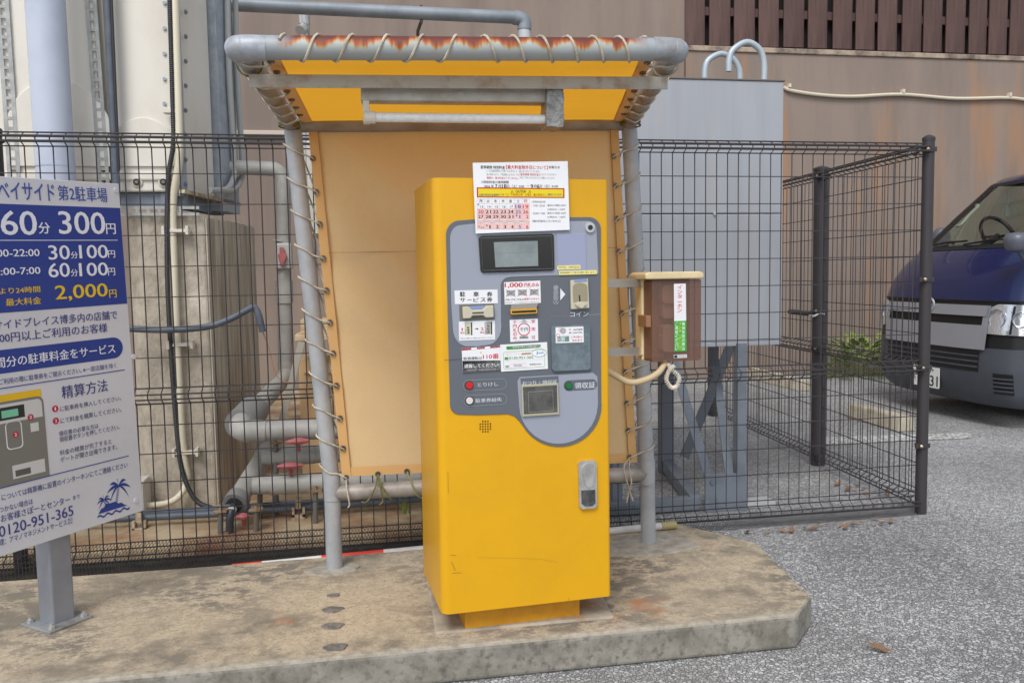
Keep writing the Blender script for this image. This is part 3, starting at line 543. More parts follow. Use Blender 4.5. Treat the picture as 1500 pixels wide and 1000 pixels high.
# ------------------------------------------------------------------ parking sign
SG = Plane((-.985, 2.885, ZI), 51, 1.6)
sg = thing('parking_sign', V((-.985, 2.885, ZI)), 'blue and white Japanese parking tariff sign board on a square grey post', 'sign')
post_m = mat('post_paint', srgb(140, 144, 152), .4, .2, c2=srgb(120, 124, 132), scale=3)
SO = .05                                           # board front is 50 mm before the post centre
SB = Plane(SG.P+SG.n*SO, 51, 1.6)
SV = Plane(SG.P, 51)
MB().obox(SV.at(-.0375, 0, -.0375), SV.t*.075, SV.n*.075, V((0, 0, 1.35))).build('post', post_m, sg, bevel=.006)
bp_ = MB().obox(SV.at(-.075, 0, -.075), SV.t*.15, SV.n*.15, V((0, 0, .009))).build('base_plate', mat('plate_zinc', srgb(160, 162, 164), .5, .3, c2=srgb(125, 125, 122), scale=12), sg, bevel=.002)
for a_, b_ in ((-.055, -.055), (.055, -.055), (.055, .055), (-.055, .055)):
    c = SV.at(a_, .009, b_); MB().tube([c, c+V((0, 0, .009))], .011, 6).tube([c, c+V((0, 0, .016))], .006, 8).build('bolt', chrome, bp_)
def sx2(X, Y): return X*.29, 250+Y*.29
def sx3(X, Y): return X*.3, 530+Y*.3
e0 = SB.st(181, 271); e1 = SB.st(203, 747); R_ = (e0[0]+e1[0])/2; T_ = SB.st(90, 264)[1]; B_ = SB.st(100, 783)[1]; L_ = -.335
bd = MB().poly(SB, [(L_, B_), (R_, B_), (R_, T_), (L_, T_)], -.012, 0).build('board', mat('sign_white', srgb(206, 207, 214), .3, c2=srgb(196, 198, 205), scale=2), sg, bevel=.0015)
class SP(Print):
    def T(s, t, X0, Y0, X1, Y1, ink, b=.015, z=sx2): s.text(t, *z(X0, Y1), *z(X1, Y0), ink, b)
def shp(ink, pts, off): return MB().poly(SB, pts, off).build('printed_panel', INK(ink), bd)
q = SP(SB, .0014); W3 = (225, 227, 236)
zt = SB.st(100, 302)[1]; zb = SB.st(100, 451)[1]
shp(BLUE, [(L_, zb), (R_-.002, zb), (R_-.002, zt), (L_, zt)], .0006)
def line_text(t, xr0, xr1, yb, yt, ink, b=.015):   # px: left, right, baseline (at left), top (at right)
    q.text(t, xr0, yb, xr1, yt, ink, b)
q.T('ベイサイド', -8, 70, 270, 143, (66, 86, 160), .02); q.T('第2駐車場', 295, 88, 537, 150, (66, 86, 160), .015)
q.T('60', 8, 206, 178, 325, W3, .014); q.T('分', 196, 262, 248, 318, W3, .02); q.T('300', 300, 212, 524, 320, W3, .014); q.T('円', 537, 268, 580, 320, W3, .02)
shp(W3, [(L_, SB.st(60, 351.5)[1]-.002), (SB.st(172, 352)[0], SB.st(60, 351.5)[1]-.002), (SB.st(172, 352)[0], SB.st(60, 351.5)[1]), (L_, SB.st(60, 351.5)[1])], .0012)
q.T('7:00-22:00', -62, 396, 196, 436, W3, .018); q.T('22:00-7:00', -62, 486, 200, 530, W3, .018)
for y0, y1, n_ in ((377, 450, '30'), (465, 540, '60')): q.T(n_, 247, y0, 347, y1, W3, .014); q.T('分', 358, y0+32, 390, y1-6, W3, .015); q.T('100', 402, y0-2, 540, y1-6, W3, .014); q.T('円', 546, y0+26, 578, y1-10, W3, .015)
q.T('入庫より24時間', -100, 582, 200, 630, YEL, .012); q.T('最大料金', 30, 636, 204, 684, YEL, .012); q.T('2,000', 282, 568, 538, 662, YEL, .016); q.T('円', 552, 600, 585, 642, YEL, .018)
def TR(t, X0, X1, yt, yb, ink, b=.012, z=sx2):
    A = SB.st(*z(X1, yb)); B = SB.st(*z(X1, yt)); s0 = SB.st(*z(X0, yb+(X1-X0)*.12))[0]; q.text(t, s0, A[1], A[0], B[1], ink, b, px=False)
TR('ベイサイドプレイス博多内の店舗で', -136, 592, 705, 748, NAVY); TR('1,000円以上ご利用のお客様', -60, 542, 768, 815, NAVY)
yb0 = SB.st(*sx2(600, 944))[1]; yb1 = SB.st(*sx2(600, 838))[1]; xr = SB.st(*sx2(620, 890))[0]
shp(BLUE, [(L_, yb0)]+arc(xr-(yb1-yb0)/2, (yb0+yb1)/2, (yb1-yb0)/2, -90, 90, 10)+[(L_, yb1)], .0006)
TR('1時間分の駐車料金をサービス', -105, 582, 872, 920, W3, .015)
z = sx3
TR('ご利用の際に駐車券をご提示ください。', -5, 398, 27, 53, NAVY, .006, z); TR('※一部店舗を除く', 405, 568, 3, 28, NAVY, .003, z)
for a_, b_ in (((0, 132), (608, 38)), ((0, 612), (628, 457))):
    s1 = SB.st(*z(*b_)); zz = s1[1]; shp(BLUE, [(L_, zz-.0015), (s1[0], zz-.0015), (s1[0], zz+.0015), (L_, zz+.0015)], .0012)
TR('精算方法', 302, 526, 82, 142, NAVY, .01, z)
for X, Y, t in ((269, 228, '1'), (272, 287, '2')):
    c = SB.st(*z(X, Y)); shp((178, 40, 60), arc(*c, .0105, 0, 360, 18)[:-1], .0008); q.T(t, X-5, Y-9, X+5, Y+9, W3, .03, z)
for t, X0, X1, yt, yb in (('に駐車券を挿入してください。', 292, 590, 163, 187), ('にて料金を精算してください。', 294, 592, 217, 242), ('領収書の必要な方は', 286, 480, 298, 322), ('領収書ボタンを押してください。', 288, 582, 303, 328), ('料金の精算が完了すると', 290, 544, 373, 398), ('ゲートが開き出場できます。', 292, 572, 399, 425)): TR(t, X0, X1, yt, yb, (70, 70, 110), .005, z)
TR('については精算機に設置のインターホンにてご連絡ください', 0, 622, 486, 514, NAVY, .005, z); TR('つかない場合は', -5, 160, 663, 692, NAVY, .006, z); TR('お客様さぽーとセンター', 0, 342, 650, 686, NAVY, .008, z); TR('まで', 355, 390, 643, 663, NAVY, .004, z)
TR('0120-951-365', -10, 358, 697, 747, NAVY, .01, z); TR('管理：アマノマネジメントサービス', -32, 326, 765, 795, NAVY, .005, z); TR('株式', 330, 354, 756, 770, NAVY, 0, z); TR('会社', 330, 354, 772, 786, NAVY, 0, z)
# palm island emblem
def zz_(X, Y): return SB.st(*z(X, Y))
def frond(cx, cy, ang, ln_, wd, droop):
    pts = []; c = zz_(cx, cy); k = .3*.0028
    up_, dn = [], []
    for i in range(7):
        t = i/6; x = ln_*t*math.cos(ang); y = ln_*t*math.sin(ang)-droop*t*t; ww = wd*math.sin(math.pi*min(1, t*.9+.08)); up_.append((c[0]+x, c[1]+y+ww)); dn.append((c[0]+x, c[1]+y-ww*.5))
    shp(BLUE, up_+dn[::-1], .001)
for cx, cy, sc_ in ((578, 604, 1), (508, 672, .62)):
    for a_ in (8, 50, 95, 135, 172): frond(cx, cy, math.radians(a_), .046*sc_, .007*sc_, .022*sc_)
    for a_ in (-25, 205): frond(cx, cy, math.radians(a_), .04*sc_, .007*sc_, .03*sc_)
for (X0, Y0), (X1, Y1), n_ in (((577, 612), (566, 700), 9), ((510, 680), (526, 718), 5)):
    for i in range(n_):
        t = i/n_; X = X0+(X1-X0)*t; Y = Y0+(Y1-Y0)*t; a_ = zz_(X-6, Y+4); b_ = zz_(X+6, Y-2); shp(BLUE, [(a_[0], a_[1]), (b_[0], a_[1]+.002), (b_[0], a_[1]+.005), (a_[0], a_[1]+.003)], .001)
a_ = zz_(480, 745); b_ = zz_(622, 706); shp(BLUE, [(a_[0], a_[1]+.002)]+[(a_[0]+(b_[0]-a_[0])*t/10, a_[1]+.002+.026*math.sin(math.pi*(t/10)**.8)+.003*math.sin(t*2.5)) for t in range(1, 10)]+[(b_[0], a_[1]+.002)], .001)
wv = [(a_[0]-.004+(b_[0]-a_[0]+.012)*i/24, a_[1]-.008+.004*math.sin(i*1.05)) for i in range(25)]; shp(BLUE, [(x, y+.003) for x, y in wv]+[(x, y-.003) for x, y in wv[::-1]], .001)
# printed picture of the machine
p0 = zz_(228, 540); p1 = zz_(216, 128); xL = L_+.06
shp((222, 180, 40), [(xL, p0[1]-.012), (p0[0]+.004, p0[1]-.012), (p0[0]+.004, p1[1]), (xL, p1[1])], .0008)
x1 = zz_(208, 160)[0]; zt_ = zz_(100, 180)[1]; shp((120, 118, 112), [(xL, p0[1]-.012)]+[(x1, p0[1]-.012)]+arc(x1-.02, zt_-.02, .02, 0, 90, 5)+[(xL, zt_)], .001)
za, zb_ = zz_(100, 285)[1], zt_-.008; shp((196, 196, 194), [(xL, za), (x1-.006, za)]+arc(x1-.02, zb_-.014, .014, 0, 90, 5)+[(xL, zb_)], .0011)
a_, b_ = zz_(-5, 290), zz_(116, 205); shp((50, 50, 52), [(a_[0], a_[1]), (b_[0], a_[1]), (b_[0], b_[1]), (a_[0], b_[1])], .0012)
a_, b_ = zz_(8, 276), zz_(86, 226); shp((120, 190, 160), [(a_[0], a_[1]), (b_[0], a_[1]), (b_[0], b_[1]), (a_[0], b_[1])], .0013)
a_, b_ = zz_(34, 432), zz_(104, 300); shp((225, 225, 225), rrect(a_[0], a_[1], b_[0], b_[1]+.01, .012), .0012); shp((120, 118, 112), rrect(a_[0]+.003, a_[1]+.003, b_[0]-.003, b_[1]+.01, .011), .0013)
a_, b_ = zz_(150, 342), zz_(186, 292); shp((200, 200, 196), [(a_[0], a_[1]), (b_[0], a_[1]), (b_[0], b_[1]), (a_[0], b_[1])], .0012)
a_, b_ = zz_(64, 572), zz_(216, 470); shp((196, 196, 194), [(a_[0], a_[1]), (b_[0], a_[1]), (b_[0], b_[1]), (a_[0], b_[1])], .0012)
a_, b_ = zz_(76, 560), zz_(148, 512); shp((90, 90, 88), [(a_[0], a_[1]), (b_[0], a_[1]), (b_[0], b_[1]), (a_[0], b_[1])], .0013)
for X, Y, t in ((148, 269, '2'), (75, 354, '2')):
    c = SB.st(*z(X, Y)); shp((178, 40, 60), arc(*c, .0095, 0, 360, 18)[:-1], .0015); vs_ = q.text(t, *z(X-5, Y+9), *z(X+5, Y-9), (226, 227, 236), .03, lift=.0006)
q.build(bd)
for p_ in ((172, 279), (198, 522), (201, 746-14)):
    c = SB.st(*p_); MB().poly(SB, arc(c[0]-.006, c[1], .009, 0, 360, 14)[:-1], 0, .003).build('screw_cap', mat('sign_white', (1, 1, 1)), bd, bevel=.001)

# ------------------------------------------------------------------ canopy
YP, YB = 3.19, 2.36
PR = .0302
cn = thing('canvas_canopy', V((.5, YP, ZI)), 'pipe frame canopy with yellow canvas roof and tan canvas back laced with rope', 'canopy')
LB, LJ, LT = oz(490, 832, ZI), oy(486.5, 712, YP), oy(427, 182, YP)
RB, RJ, RT = oz(950, 794, ZI), oy(948, 690, YP), oy(921, 180, YP)
FL, FR = oy(352, 70, YB), oy(988, 73, YB)
def pipe(name, pts, r=PR, m=galv, n=20, parent=cn): return MB().tube(pts, r, n).build(name, m, parent, smooth=True)
for B_0, J_0, T_0 in ((LB, LJ, LT), (RB, RJ, RT)):
    pipe('pole', [B_0-V((0, 0, .05)), J_0, T_0+V((0, 0, .02))])
    MB().tube([J_0-V((0, 0, .05)), J_0+V((0, 0, .05))], PR+.0012, 20).build('weld_collar', galv, cn, smooth=True)
lowL, lowR = oy(489, 722, YP), oy(945, 693, YP)
pipe('lower_bar', [lowL, lowR], PR*.98, mat('galv_lower', srgb(170, 164, 158), .5, .25, c2=srgb(130, 124, 118), scale=10))
pipe('back_bar', [LT, RT], PR*.98, mat('galv_shade', srgb(165, 158, 148), .5, .3, c2=srgb(140, 126, 108), scale=8))
# front bar with rust on its upper side
def rust_bar():
    m = bpy.data.materials.new('rusty_galvanised'); m.use_nodes = True; N = m.node_tree.nodes; L = m.node_tree.links; b = N['Principled BSDF']; b.inputs['Roughness'].default_value = .55; b.inputs['Metallic'].default_value = .15
    tc = N.new('ShaderNodeTexCoord'); sp = N.new('ShaderNodeSeparateXYZ'); L.new(tc.outputs['Object'], sp.inputs[0])
    zc = N.new('ShaderNodeMath'); zc.operation = 'MULTIPLY_ADD'; zc.inputs[1].default_value = -(FR.z-FL.z)/(FR.x-FL.x); L.new(sp.outputs[0], zc.inputs[0]); L.new(sp.outputs[2], zc.inputs[2])   # z minus the bar's rise
    z0 = FL.z-FL.x*(FR.z-FL.z)/(FR.x-FL.x)
    sb = N.new('ShaderNodeMapRange'); sb.inputs[1].default_value = z0-PR; sb.inputs[2].default_value = z0+PR; L.new(zc.outputs[0], sb.inputs[0])
    wv = N.new('ShaderNodeMath'); wv.operation = 'SINE'; ms = N.new('ShaderNodeMath'); ms.operation = 'MULTIPLY'; ms.inputs[1].default_value = 2*math.pi/.1; L.new(sp.outputs[0], ms.inputs[0]); L.new(ms.outputs[0], wv.inputs[0])
    n = N.new('ShaderNodeTexNoise'); n.inputs['Scale'].default_value = 60; n.inputs['Detail'].default_value = 5; mp = N.new('ShaderNodeMapping'); mp.inputs['Scale'].default_value = (1, .2, .12); L.new(tc.outputs['Object'], mp.inputs[0]); L.new(mp.outputs[0], n.inputs['Vector'])
    k1 = N.new('ShaderNodeMath'); k1.operation = 'MULTIPLY_ADD'; k1.inputs[1].default_value = .17; L.new(wv.outputs[0], k1.inputs[0]); L.new(sb.outputs[0], k1.inputs[2])
    k2 = N.new('ShaderNodeMath'); k2.operation = 'MULTIPLY_ADD'; k2.inputs[1].default_value = .88; L.new(n.outputs[0], k2.inputs[0]); L.new(k1.outputs[0], k2.inputs[2])
    ends = N.new('ShaderNodeMapRange'); ends.inputs[1].default_value = .0; ends.inputs[2].default_value = .06
    ab = N.new('ShaderNodeMath'); ab.operation = 'SUBTRACT'; ab.inputs[0].default_value = .51; md = N.new('ShaderNodeMath'); md.operation = 'ABSOLUTE'; c0 = N.new('ShaderNodeMath'); c0.operation = 'SUBTRACT'; c0.inputs[1].default_value = (FL.x+FR.x)/2
    L.new(sp.outputs[0], c0.inputs[0]); L.new(c0.outputs[0], md.inputs[0]); L.new(md.outputs[0], ab.inputs[1]); L.new(ab.outputs[0], ends.inputs[0])
    cr = N.new('ShaderNodeValToRGB'); L.new(k2.outputs[0], cr.inputs[0]); e = cr.color_ramp.elements
    for p_, c_ in ((.0, srgb(166, 172, 176)), (.9, srgb(172, 176, 172)), (1.0, srgb(172, 150, 110)), (1.07, srgb(178, 104, 48)), (1.17, srgb(150, 72, 40)), (1.3, srgb(106, 54, 42))):
        x = cr.color_ramp.elements.new(min(1, p_/1.35)); x.color = (*c_, 1)
    cr.color_ramp.elements.remove([k_ for k_ in cr.color_ramp.elements if tuple(k_.color)[:3] == (1, 1, 1)][0])
    dv = N.new('ShaderNodeMath'); dv.operation = 'DIVIDE'; dv.inputs[1].default_value = 1.35; L.new(k2.outputs[0], dv.inputs[0]); L.new(dv.outputs[0], cr.inputs[0])
    mx = N.new('ShaderNodeMix'); mx.data_type = 'RGBA'; L.new(ends.outputs[0], mx.inputs[0]); mx.inputs[6].default_value = (*srgb(158, 164, 168), 1); L.new(cr.outputs[0], mx.inputs[7]); L.new(mx.outputs[2], b.inputs['Base Color'])
    return m
pipe('front_bar', [FL, FR], PR*1.03, rust_bar(), 24)
for F_, T_0, sgn in ((FL, LT, -1), (FR, RT, 1)):
    d = (T_0-F_).normalized(); pipe('arm', [F_+d*.05, T_0], PR*.98, galv_arm)
    el = [F_-V((sgn*.012, 0, 0))+V((sgn*.035*math.sin(a_), 0, 0))*0+V((sgn*.02, -.0, 0))*0 for a_ in (0,)]
    pts = smoothpts([F_-V((sgn*.065, 0, 0)), F_-V((sgn*.02, 0, 0)), F_+V((sgn*.010, 0, 0))+d*.010, F_+d*.045, F_+d*.085], 5)
    pipe('elbow', pts, PR*1.09, mat('elbow_paint', srgb(172, 178, 188), .45, .1, c2=srgb(140, 140, 138), scale=16))
# flat cross bar
XL, XR = oy(376, 119, 2.46), oy(973, 122, 2.46)
MB().bar(XL-V((.02, 0, 0)), XR+V((.01, 0, 0)), .004, .036).bar(XL-V((.02, -.018, -.0145)), XR+V((.01, .018, .0145)), .036, .004).build('cross_bar', angle_steel, cn, bevel=.001)
# canvas
def canvas_mat(name, front, trans, tw):
    m = bpy.data.materials.new(name); m.use_nodes = True; N = m.node_tree.nodes; L = m.node_tree.links; N.remove(N['Principled BSDF'])
    d = N.new('ShaderNodeBsdfDiffuse'); t = N.new('ShaderNodeBsdfTranslucent'); x = N.new('ShaderNodeMixShader'); x.inputs[0].default_value = tw
    tc = N.new('ShaderNodeTexCoord'); n = N.new('ShaderNodeTexNoise'); n.inputs['Scale'].default_value = 3.5; n.inputs['Detail'].default_value = 6; L.new(tc.outputs['Object'], n.inputs['Vector'])
    n2 = N.new('ShaderNodeTexNoise'); n2.inputs['Scale'].default_value = 90; n2.inputs['Detail'].default_value = 4; L.new(tc.outputs['Object'], n2.inputs['Vector'])
    for sh, c_ in ((d, front), (t, trans)):
        mx = N.new('ShaderNodeMix'); mx.data_type = 'RGBA'; mx.inputs[6].default_value = (*[v*.9 for v in c_], 1); mx.inputs[7].default_value = (*[min(1, v*1.08) for v in c_], 1); L.new(n.outputs[0], mx.inputs[0])
        m2 = N.new('ShaderNodeMix'); m2.data_type = 'RGBA'; m2.blend_type = 'MULTIPLY'; m2.inputs[0].default_value = .08; L.new(mx.outputs[2], m2.inputs[6]); L.new(n2.outputs[0], m2.inputs[7]); L.new(m2.outputs[2], sh.inputs[0])
    L.new(d.outputs[0], x.inputs[1]); L.new(t.outputs[0], x.inputs[2]); L.new(x.outputs[0], N['Material Output'].inputs[0]); return m
roof_m = canvas_mat('yellow_canvas', srgb(236, 180, 90), srgb(250, 182, 48), .5)
back_m = canvas_mat('tan_canvas', srgb(236, 207, 160), srgb(232, 190, 124), .18)
hem_m = canvas_mat('canvas_hem', srgb(226, 184, 126), srgb(200, 130, 60), .12)
def sheet(name, A, B, C_, D, nu, nv, sag, m, n_dir, parent=cn, wr=0):   # A,B bottom l/r, D,C top l/r
    mb = MB(); 
    for j in range(nv+1):
        for i in range(nu+1):
            u, v = i/nu, j/nv; p = (A*(1-u)+B*u)*(1-v)+(D*(1-u)+C_*u)*v
            mb.v.append(p+n_dir*(sag*math.sin(math.pi*u)*math.sin(math.pi*v)+.002*math.sin(9*u+5*v)+(wr*math.sin(26*(u*.62-(1-v)*1.0+.12*math.sin(3*u)))*math.exp(-((u-.26)/.24)**2-((v-.55)/.34)**2) +.0018*(math.exp(-u/.05)+math.exp(-(1-u)/.05))*math.cos(2*math.pi*v*10.5)+.0015*math.exp(-v/.04)*math.cos(2*math.pi*u*10) if wr else 0)))
    mb.f = [[j*(nu+1)+i, j*(nu+1)+i+1, (j+1)*(nu+1)+i+1, (j+1)*(nu+1)+i] for j in range(nv) for i in range(nu)]
    return mb.build(name, m, parent, smooth=True)
# roof: laced between the arms
rA, rB = oy(437, 168, YP-.045), oy(905, 166, YP-.045); rD, rC = oy(394, 90, YB+.02), oy(953, 92, YB+.02)
rA.z = (LT.z)+.012; rB.z = RT.z+.012; rD.z = FL.z+.0; rC.z = FR.z+.0
# place roof edges a hand's width inside the arms
def lerp(a, b, t): return a+(b-a)*t
rD = lerp(FL, FR, .075)+V((0, .02, -.012)); rC = lerp(FL, FR, .925)+V((0, .02, -.012)); rA = lerp(LT, RT, .055)+V((0, -.02, .005)); rB = lerp(LT, RT, .95)+V((0, -.02, .005))
sheet('roof_canvas', rA, rB, rC, rD, 16, 10, -.012, roof_m, V((0, 0, 1)))
for a_, b_, k in ((rA, rD, -1), (rB, rC, 1)):
    w1 = .042; sheet('roof_hem', a_-V((k*w1*.15, 0, .003)), a_+V((k*w1*.85, 0, -.003)), b_+V((k*w1*.85, 0, -.003)), b_-V((k*w1*.15, 0, .003)), 2, 8, 0, hem_m, V((0, 0, 1)))
# back sheet
kA, kB = oy(501, 697, YP), oy(932, 676, YP); kD, kC = oy(451, 184, YP), oy(905, 184, YP)
sheet('back_canvas', kA, kB, kC, kD, 40, 48, -.006, back_m, V((0, -1, 0)), wr=.013)
hw = .034; off = V((0, -.0075, 0))
sheet('back_hem', kA+off, kA+off+V((hw, 0, 0)), kD+off+V((hw, 0, 0)), kD+off, 2, 18, 0, hem_m, V((0, 0, 0)))
sheet('back_hem', kB+off-V((hw, 0, 0)), kB+off, kC+off, kC+off-V((hw, 0, 0)), 2, 18, 0, hem_m, V((0, 0, 0)))
sheet('back_hem', kA+off*1.15, kB+off*1.15, kB+off*1.15+V((0, 0, hw)), kA+off*1.15+V((0, 0, hw)), 18, 2, 0, hem_m, V((0, 0, 0)))
sm = lerp(kD, kA, .355); sm2 = lerp(kC, kB, .355); MB().bar(sm+V((.03, -.0085, 0)), sm2+V((-.03, -.0085, 0)), .0012, .0012).build('seam', mat('seam_thread', srgb(150, 104, 66), .8), cn)
for a_, b_, k in ((kA, kD, 1), (kB, kC, -1)):
    MB().bar(a_+V((k*.0335, -.009, 0)), b_+V((k*.0335, -.009, 0)), .0014, .0014).build('seam', mat('seam_thread', (1, 1, 1)), cn)
# grommets + lacing
gm = MB(); n_ = 14
for i in range(n_):
    for j in range(6):
        A_, B_ = 2*math.pi*i/n_, 2*math.pi*j/6; gm.v.append(V(((.0078+.0030*math.cos(B_))*math.cos(A_), .0030*math.sin(B_), (.0078+.0030*math.cos(B_))*math.sin(A_))))
gm.f = [[i*6+j, ((i+1) % n_)*6+j, ((i+1) % n_)*6+(j+1) % 6, i*6+(j+1) % 6] for i in range(n_) for j in range(6)]
g0 = gm.build('grommet', mat('aged_eyelet', srgb(120, 112, 104), .4, .7), cn, smooth=True); g0.location = (0, 0, 0)
hole = MB().poly(Plane((0, 0, 0), 0), arc(0, 0, .0065, 0, 360, 10)[:-1], .0).build('eyelet_hole', mat('hole_dark', srgb(50, 44, 40), .8), g0)
first = [True]
def grommet(p, tilt=0):
    if first[0]: first[0] = False; o = g0; h = hole
    else:
        o = link(g0.copy()); h = link(hole.copy()); own(o, cn); h.parent = o; h.matrix_parent_inverse = Matrix.Identity(4)
    o.location = p; o.rotation_euler = (tilt, 0, 0); return o
own(g0, cn); hole.matrix_parent_inverse = Matrix.Identity(4)
def lace_pole(T_0, J_0, e_top, e_bot, sgn, ys, xs):
    """rope spiralling round a pole through eyelets; sgn=+1: canvas to the right of the pole"""
    path = []
    G = []
    for y in ys:
        t = (y-ys[0])/(ys[-1]-ys[0]); p = oy(xs[0]+(xs[1]-xs[0])*t, y, YP-.011); G.append(p)
    for i, p in enumerate(G):
        grommet(p+V((0, -.001, 0)))
        k = (p.z-J_0.z)/(T_0.z-J_0.z); ax = lerp(J_0, T_0, k); ax2 = lerp(J_0, T_0, k+.035); ax3 = lerp(J_0, T_0, k+.06)
        r = PR+.004
        path += [p+V((0, .012, -.004)), p+V((0, -.010, 0)), V((lerp(p, ax, .55).x, ax.y-r*.75, p.z+.014+random.uniform(-.005, .005))), V((ax.x-sgn*.004, ax.y-r, p.z+.03+random.uniform(-.006, .006))), V((ax2.x-sgn*r*.8, ax.y-r*.6, p.z+.044)), V((ax3.x-sgn*r, ax.y+.005, p.z+.052)), V((ax3.x-sgn*r*.6, ax.y+r*.85, p.z+.045)), V((ax3.x+sgn*r*.7, ax.y+r*.9, p.z+.02))]
    MB().tube(smoothpts(path, 4), .0032, 6).build('lacing_rope', rope_m, cn, smooth=True)
lace_pole(LT, LJ, kD, kA, 1, [232, 281, 328, 378, 425, 472, 517, 564, 612, 656, 699], (458, 507))
lace_pole(RT, RJ, kC, kB, -1, [229, 272, 320, 368, 412, 458, 500, 544, 590, 630, 669], (899, 922))
# lacing on the arms
for F_, T_0, a_, b_, sgn in ((FL, LT, rA, rD, 1), (FR, RT, rB, rC, -1)):
    path = []; r = PR+.0035
    for i in range(7):
        t = .94-.13*i; ax = lerp(T_0, F_, t); p = lerp(a_, b_, t)-V((sgn*.022, 0, .006)); d = (T_0-F_).normalized()
        o = grommet(p, math.pi/2-.1)
        path += [p+V((0, 0, .012)), p+V((0, 0, -.01)), V((lerp(p, ax, .6).x, p.y-.01, ax.z-r*.9)), V((ax.x, ax.y-.02, ax.z-r)), V((ax.x-sgn*r, ax.y-.015, ax.z)), V((ax.x, ax.y, ax.z+r)), V((ax.x+sgn*r, ax.y+.04, ax.z+.01))]
    MB().tube(smoothpts(path, 4), .0032, 6).build('lacing_rope', rope_m, cn, smooth=True)
# lacing along the front bar, from the middle outwards
for x0, x1, sgn, n_ in ((.085, .475, 1, 5.2), (.525, .925, -1, 6.2)):
    path = []; N_ = int(n_*14)
    for i in range(N_+1):
        t = i/N_; ax = lerp(FL, FR, x0+(x1-x0)*t); th = 2*math.pi*n_*t*(1 if sgn > 0 else -1)+(.4 if sgn > 0 else 2.6)+.35*math.sin(5*t)
        path.append(ax+V((0, -math.cos(th), math.sin(th)))*(PR*1.03+.0035))
    MB().tube(path, .0037, 6).build('lacing_rope', rope_m, cn, smooth=True)
for F_, T_0, sgn in ((FL, LT, 1), (FR, RT, -1)):    # mossy wraps at the corners
    ax = lerp(T_0, F_, .06); path = [ax+V((math.cos(t)*(PR+.006), -math.sin(t)*(PR+.006), -.022+.012*math.sin(t*.37)+.004*t*.2)) for t in [k*.4 for k in range(48)]]
    MB().tube(path, .003, 5).build('mossy_tie', rope_g, cn, smooth=True)
    ax = lerp(F_, T_0, .14); path = [ax+V((math.cos(t)*(PR+.007), -.02*math.sin(t+.8), math.sin(t)*(PR+.007))) for t in [k*.4 for k in range(17)]]
    MB().tube(path, .0028, 5).build('mossy_tie', rope_g if sgn > 0 else rope_m, cn, smooth=True)
# ties on the lower bar
def tie(px_list, r=.003, m=rope_m): MB().tube(smoothpts([oy(x, y, Y) for x, y, Y in px_list], 5), r, 6).build('tie_rope', m, cn, smooth=True)
for x, y in ((553.5, 694), (596, 690), (640, 687)): grommet(oy(x, y, YP-.012))
tie([(553.5, 694, 3.18), (549, 715, 3.145), (538, 734, 3.15), (530, 735, 3.17)], m=rope_g); tie([(553.5, 694, 3.18), (560, 712, 3.147), (572, 730, 3.15), (578, 733, 3.17)], m=rope_g); tie([(553.5, 694, 3.18), (558, 720, 3.145), (561, 733, 3.15), (556, 739, 3.15)], m=rope_g)
tie([(596, 690, 3.18), (603, 708, 3.147), (612, 726, 3.15), (620, 729, 3.17)], m=mat('pale_moss_rope', srgb(140, 138, 90), .9)); tie([(507, 699, 3.18), (508, 716, 3.147), (512, 737, 3.15), (510, 743, 3.16)])
tie([(922, 669, 3.18), (922, 690, 3.147), (925, 705, 3.147), (922, 716, 3.15), (918, 736, 3.15)], .0028); tie([(922, 669, 3.18), (914, 686, 3.15), (921, 714, 3.148), (927, 733, 3.15)], .0028)
k = oy(922, 716, 3.148); MB().tube([k+V((.006*math.cos(t), -.006*math.sin(t), .0012*t)) for t in [i*.6 for i in range(18)]], .0032, 5).build('tie_knot', rope_m, cn, smooth=True)

# ------------------------------------------------------------------ lamp under the canopy
lp = thing('fluorescent_lamp', oy(680, 140, 2.50), 'old fluorescent batten lamp taped at one end hanging under the canopy', 'lamp')
lm = mat('lamp_housing', srgb(196, 195, 188), .55, c2=srgb(170, 160, 142), scale=10, c3=srgb(140, 96, 60), s3=9, lo3=.66, hi3=.8)
a_, b_ = oy(529, 147, 2.50), oy(815, 150, 2.50); c_ = oy(529, 120, 2.50)
MB().obox(a_, V((b_.x-a_.x, 0, b_.z-a_.z)), V((0, .06, 0)), V((0, 0, c_.z-a_.z))).build('housing', lm, lp, bevel=.004)
MB().tube([oy(675, 139, 2.4999), oy(675, 139, 2.4985)], .0095, 20).build('knockout', lm, lp)
p, q_ = oy(548, 172, 2.50), oy(806, 175, 2.50)
MB().tube([p, q_], .0135, 16).build('tube', mat('tube_glass', srgb(242, 242, 240), .2, c2=srgb(226, 226, 224), scale=60), lp, smooth=True)
MB().tube([p-V((.028, 0, 0)), p-V((.026, 0, 0)), p+V((.004, 0, 0))], [.013, .0175, .0175], 14).obox(oy(533, 180, 2.505)+V((-.001, 0, 0)), V((.018, 0, 0)), V((0, .03, 0)), V((0, 0, .065))).build('lamp_holder', mat('holder_white', srgb(222, 216, 202), .5), lp, bevel=.002)
tp = MB(); a_ = oy(801, 186, 2.475); b_ = oy(826, 128, 2.475)
wpts = [(0, 0), (.012, .002), (.034, -.001), (.05, .002), (.0525, .03), (.051, .062), (.0535, .09), (.05, .118), (.03, .121), (.003, .12), (.001, .08), (-.002, .045)]
TPL = Plane((a_.x, a_.y, 0), 0); tp.poly(TPL, [(x*(b_.x-a_.x)/.052, a_.z+y*(b_.z-a_.z)/.12) for x, y in wpts], -.08, 0).build('tape_wrap', mat('silver_tape', srgb(165, 165, 162), .38, .45, c2=srgb(120, 120, 116), scale=45, bump=.8, bscale=60), lp, bevel=.006)

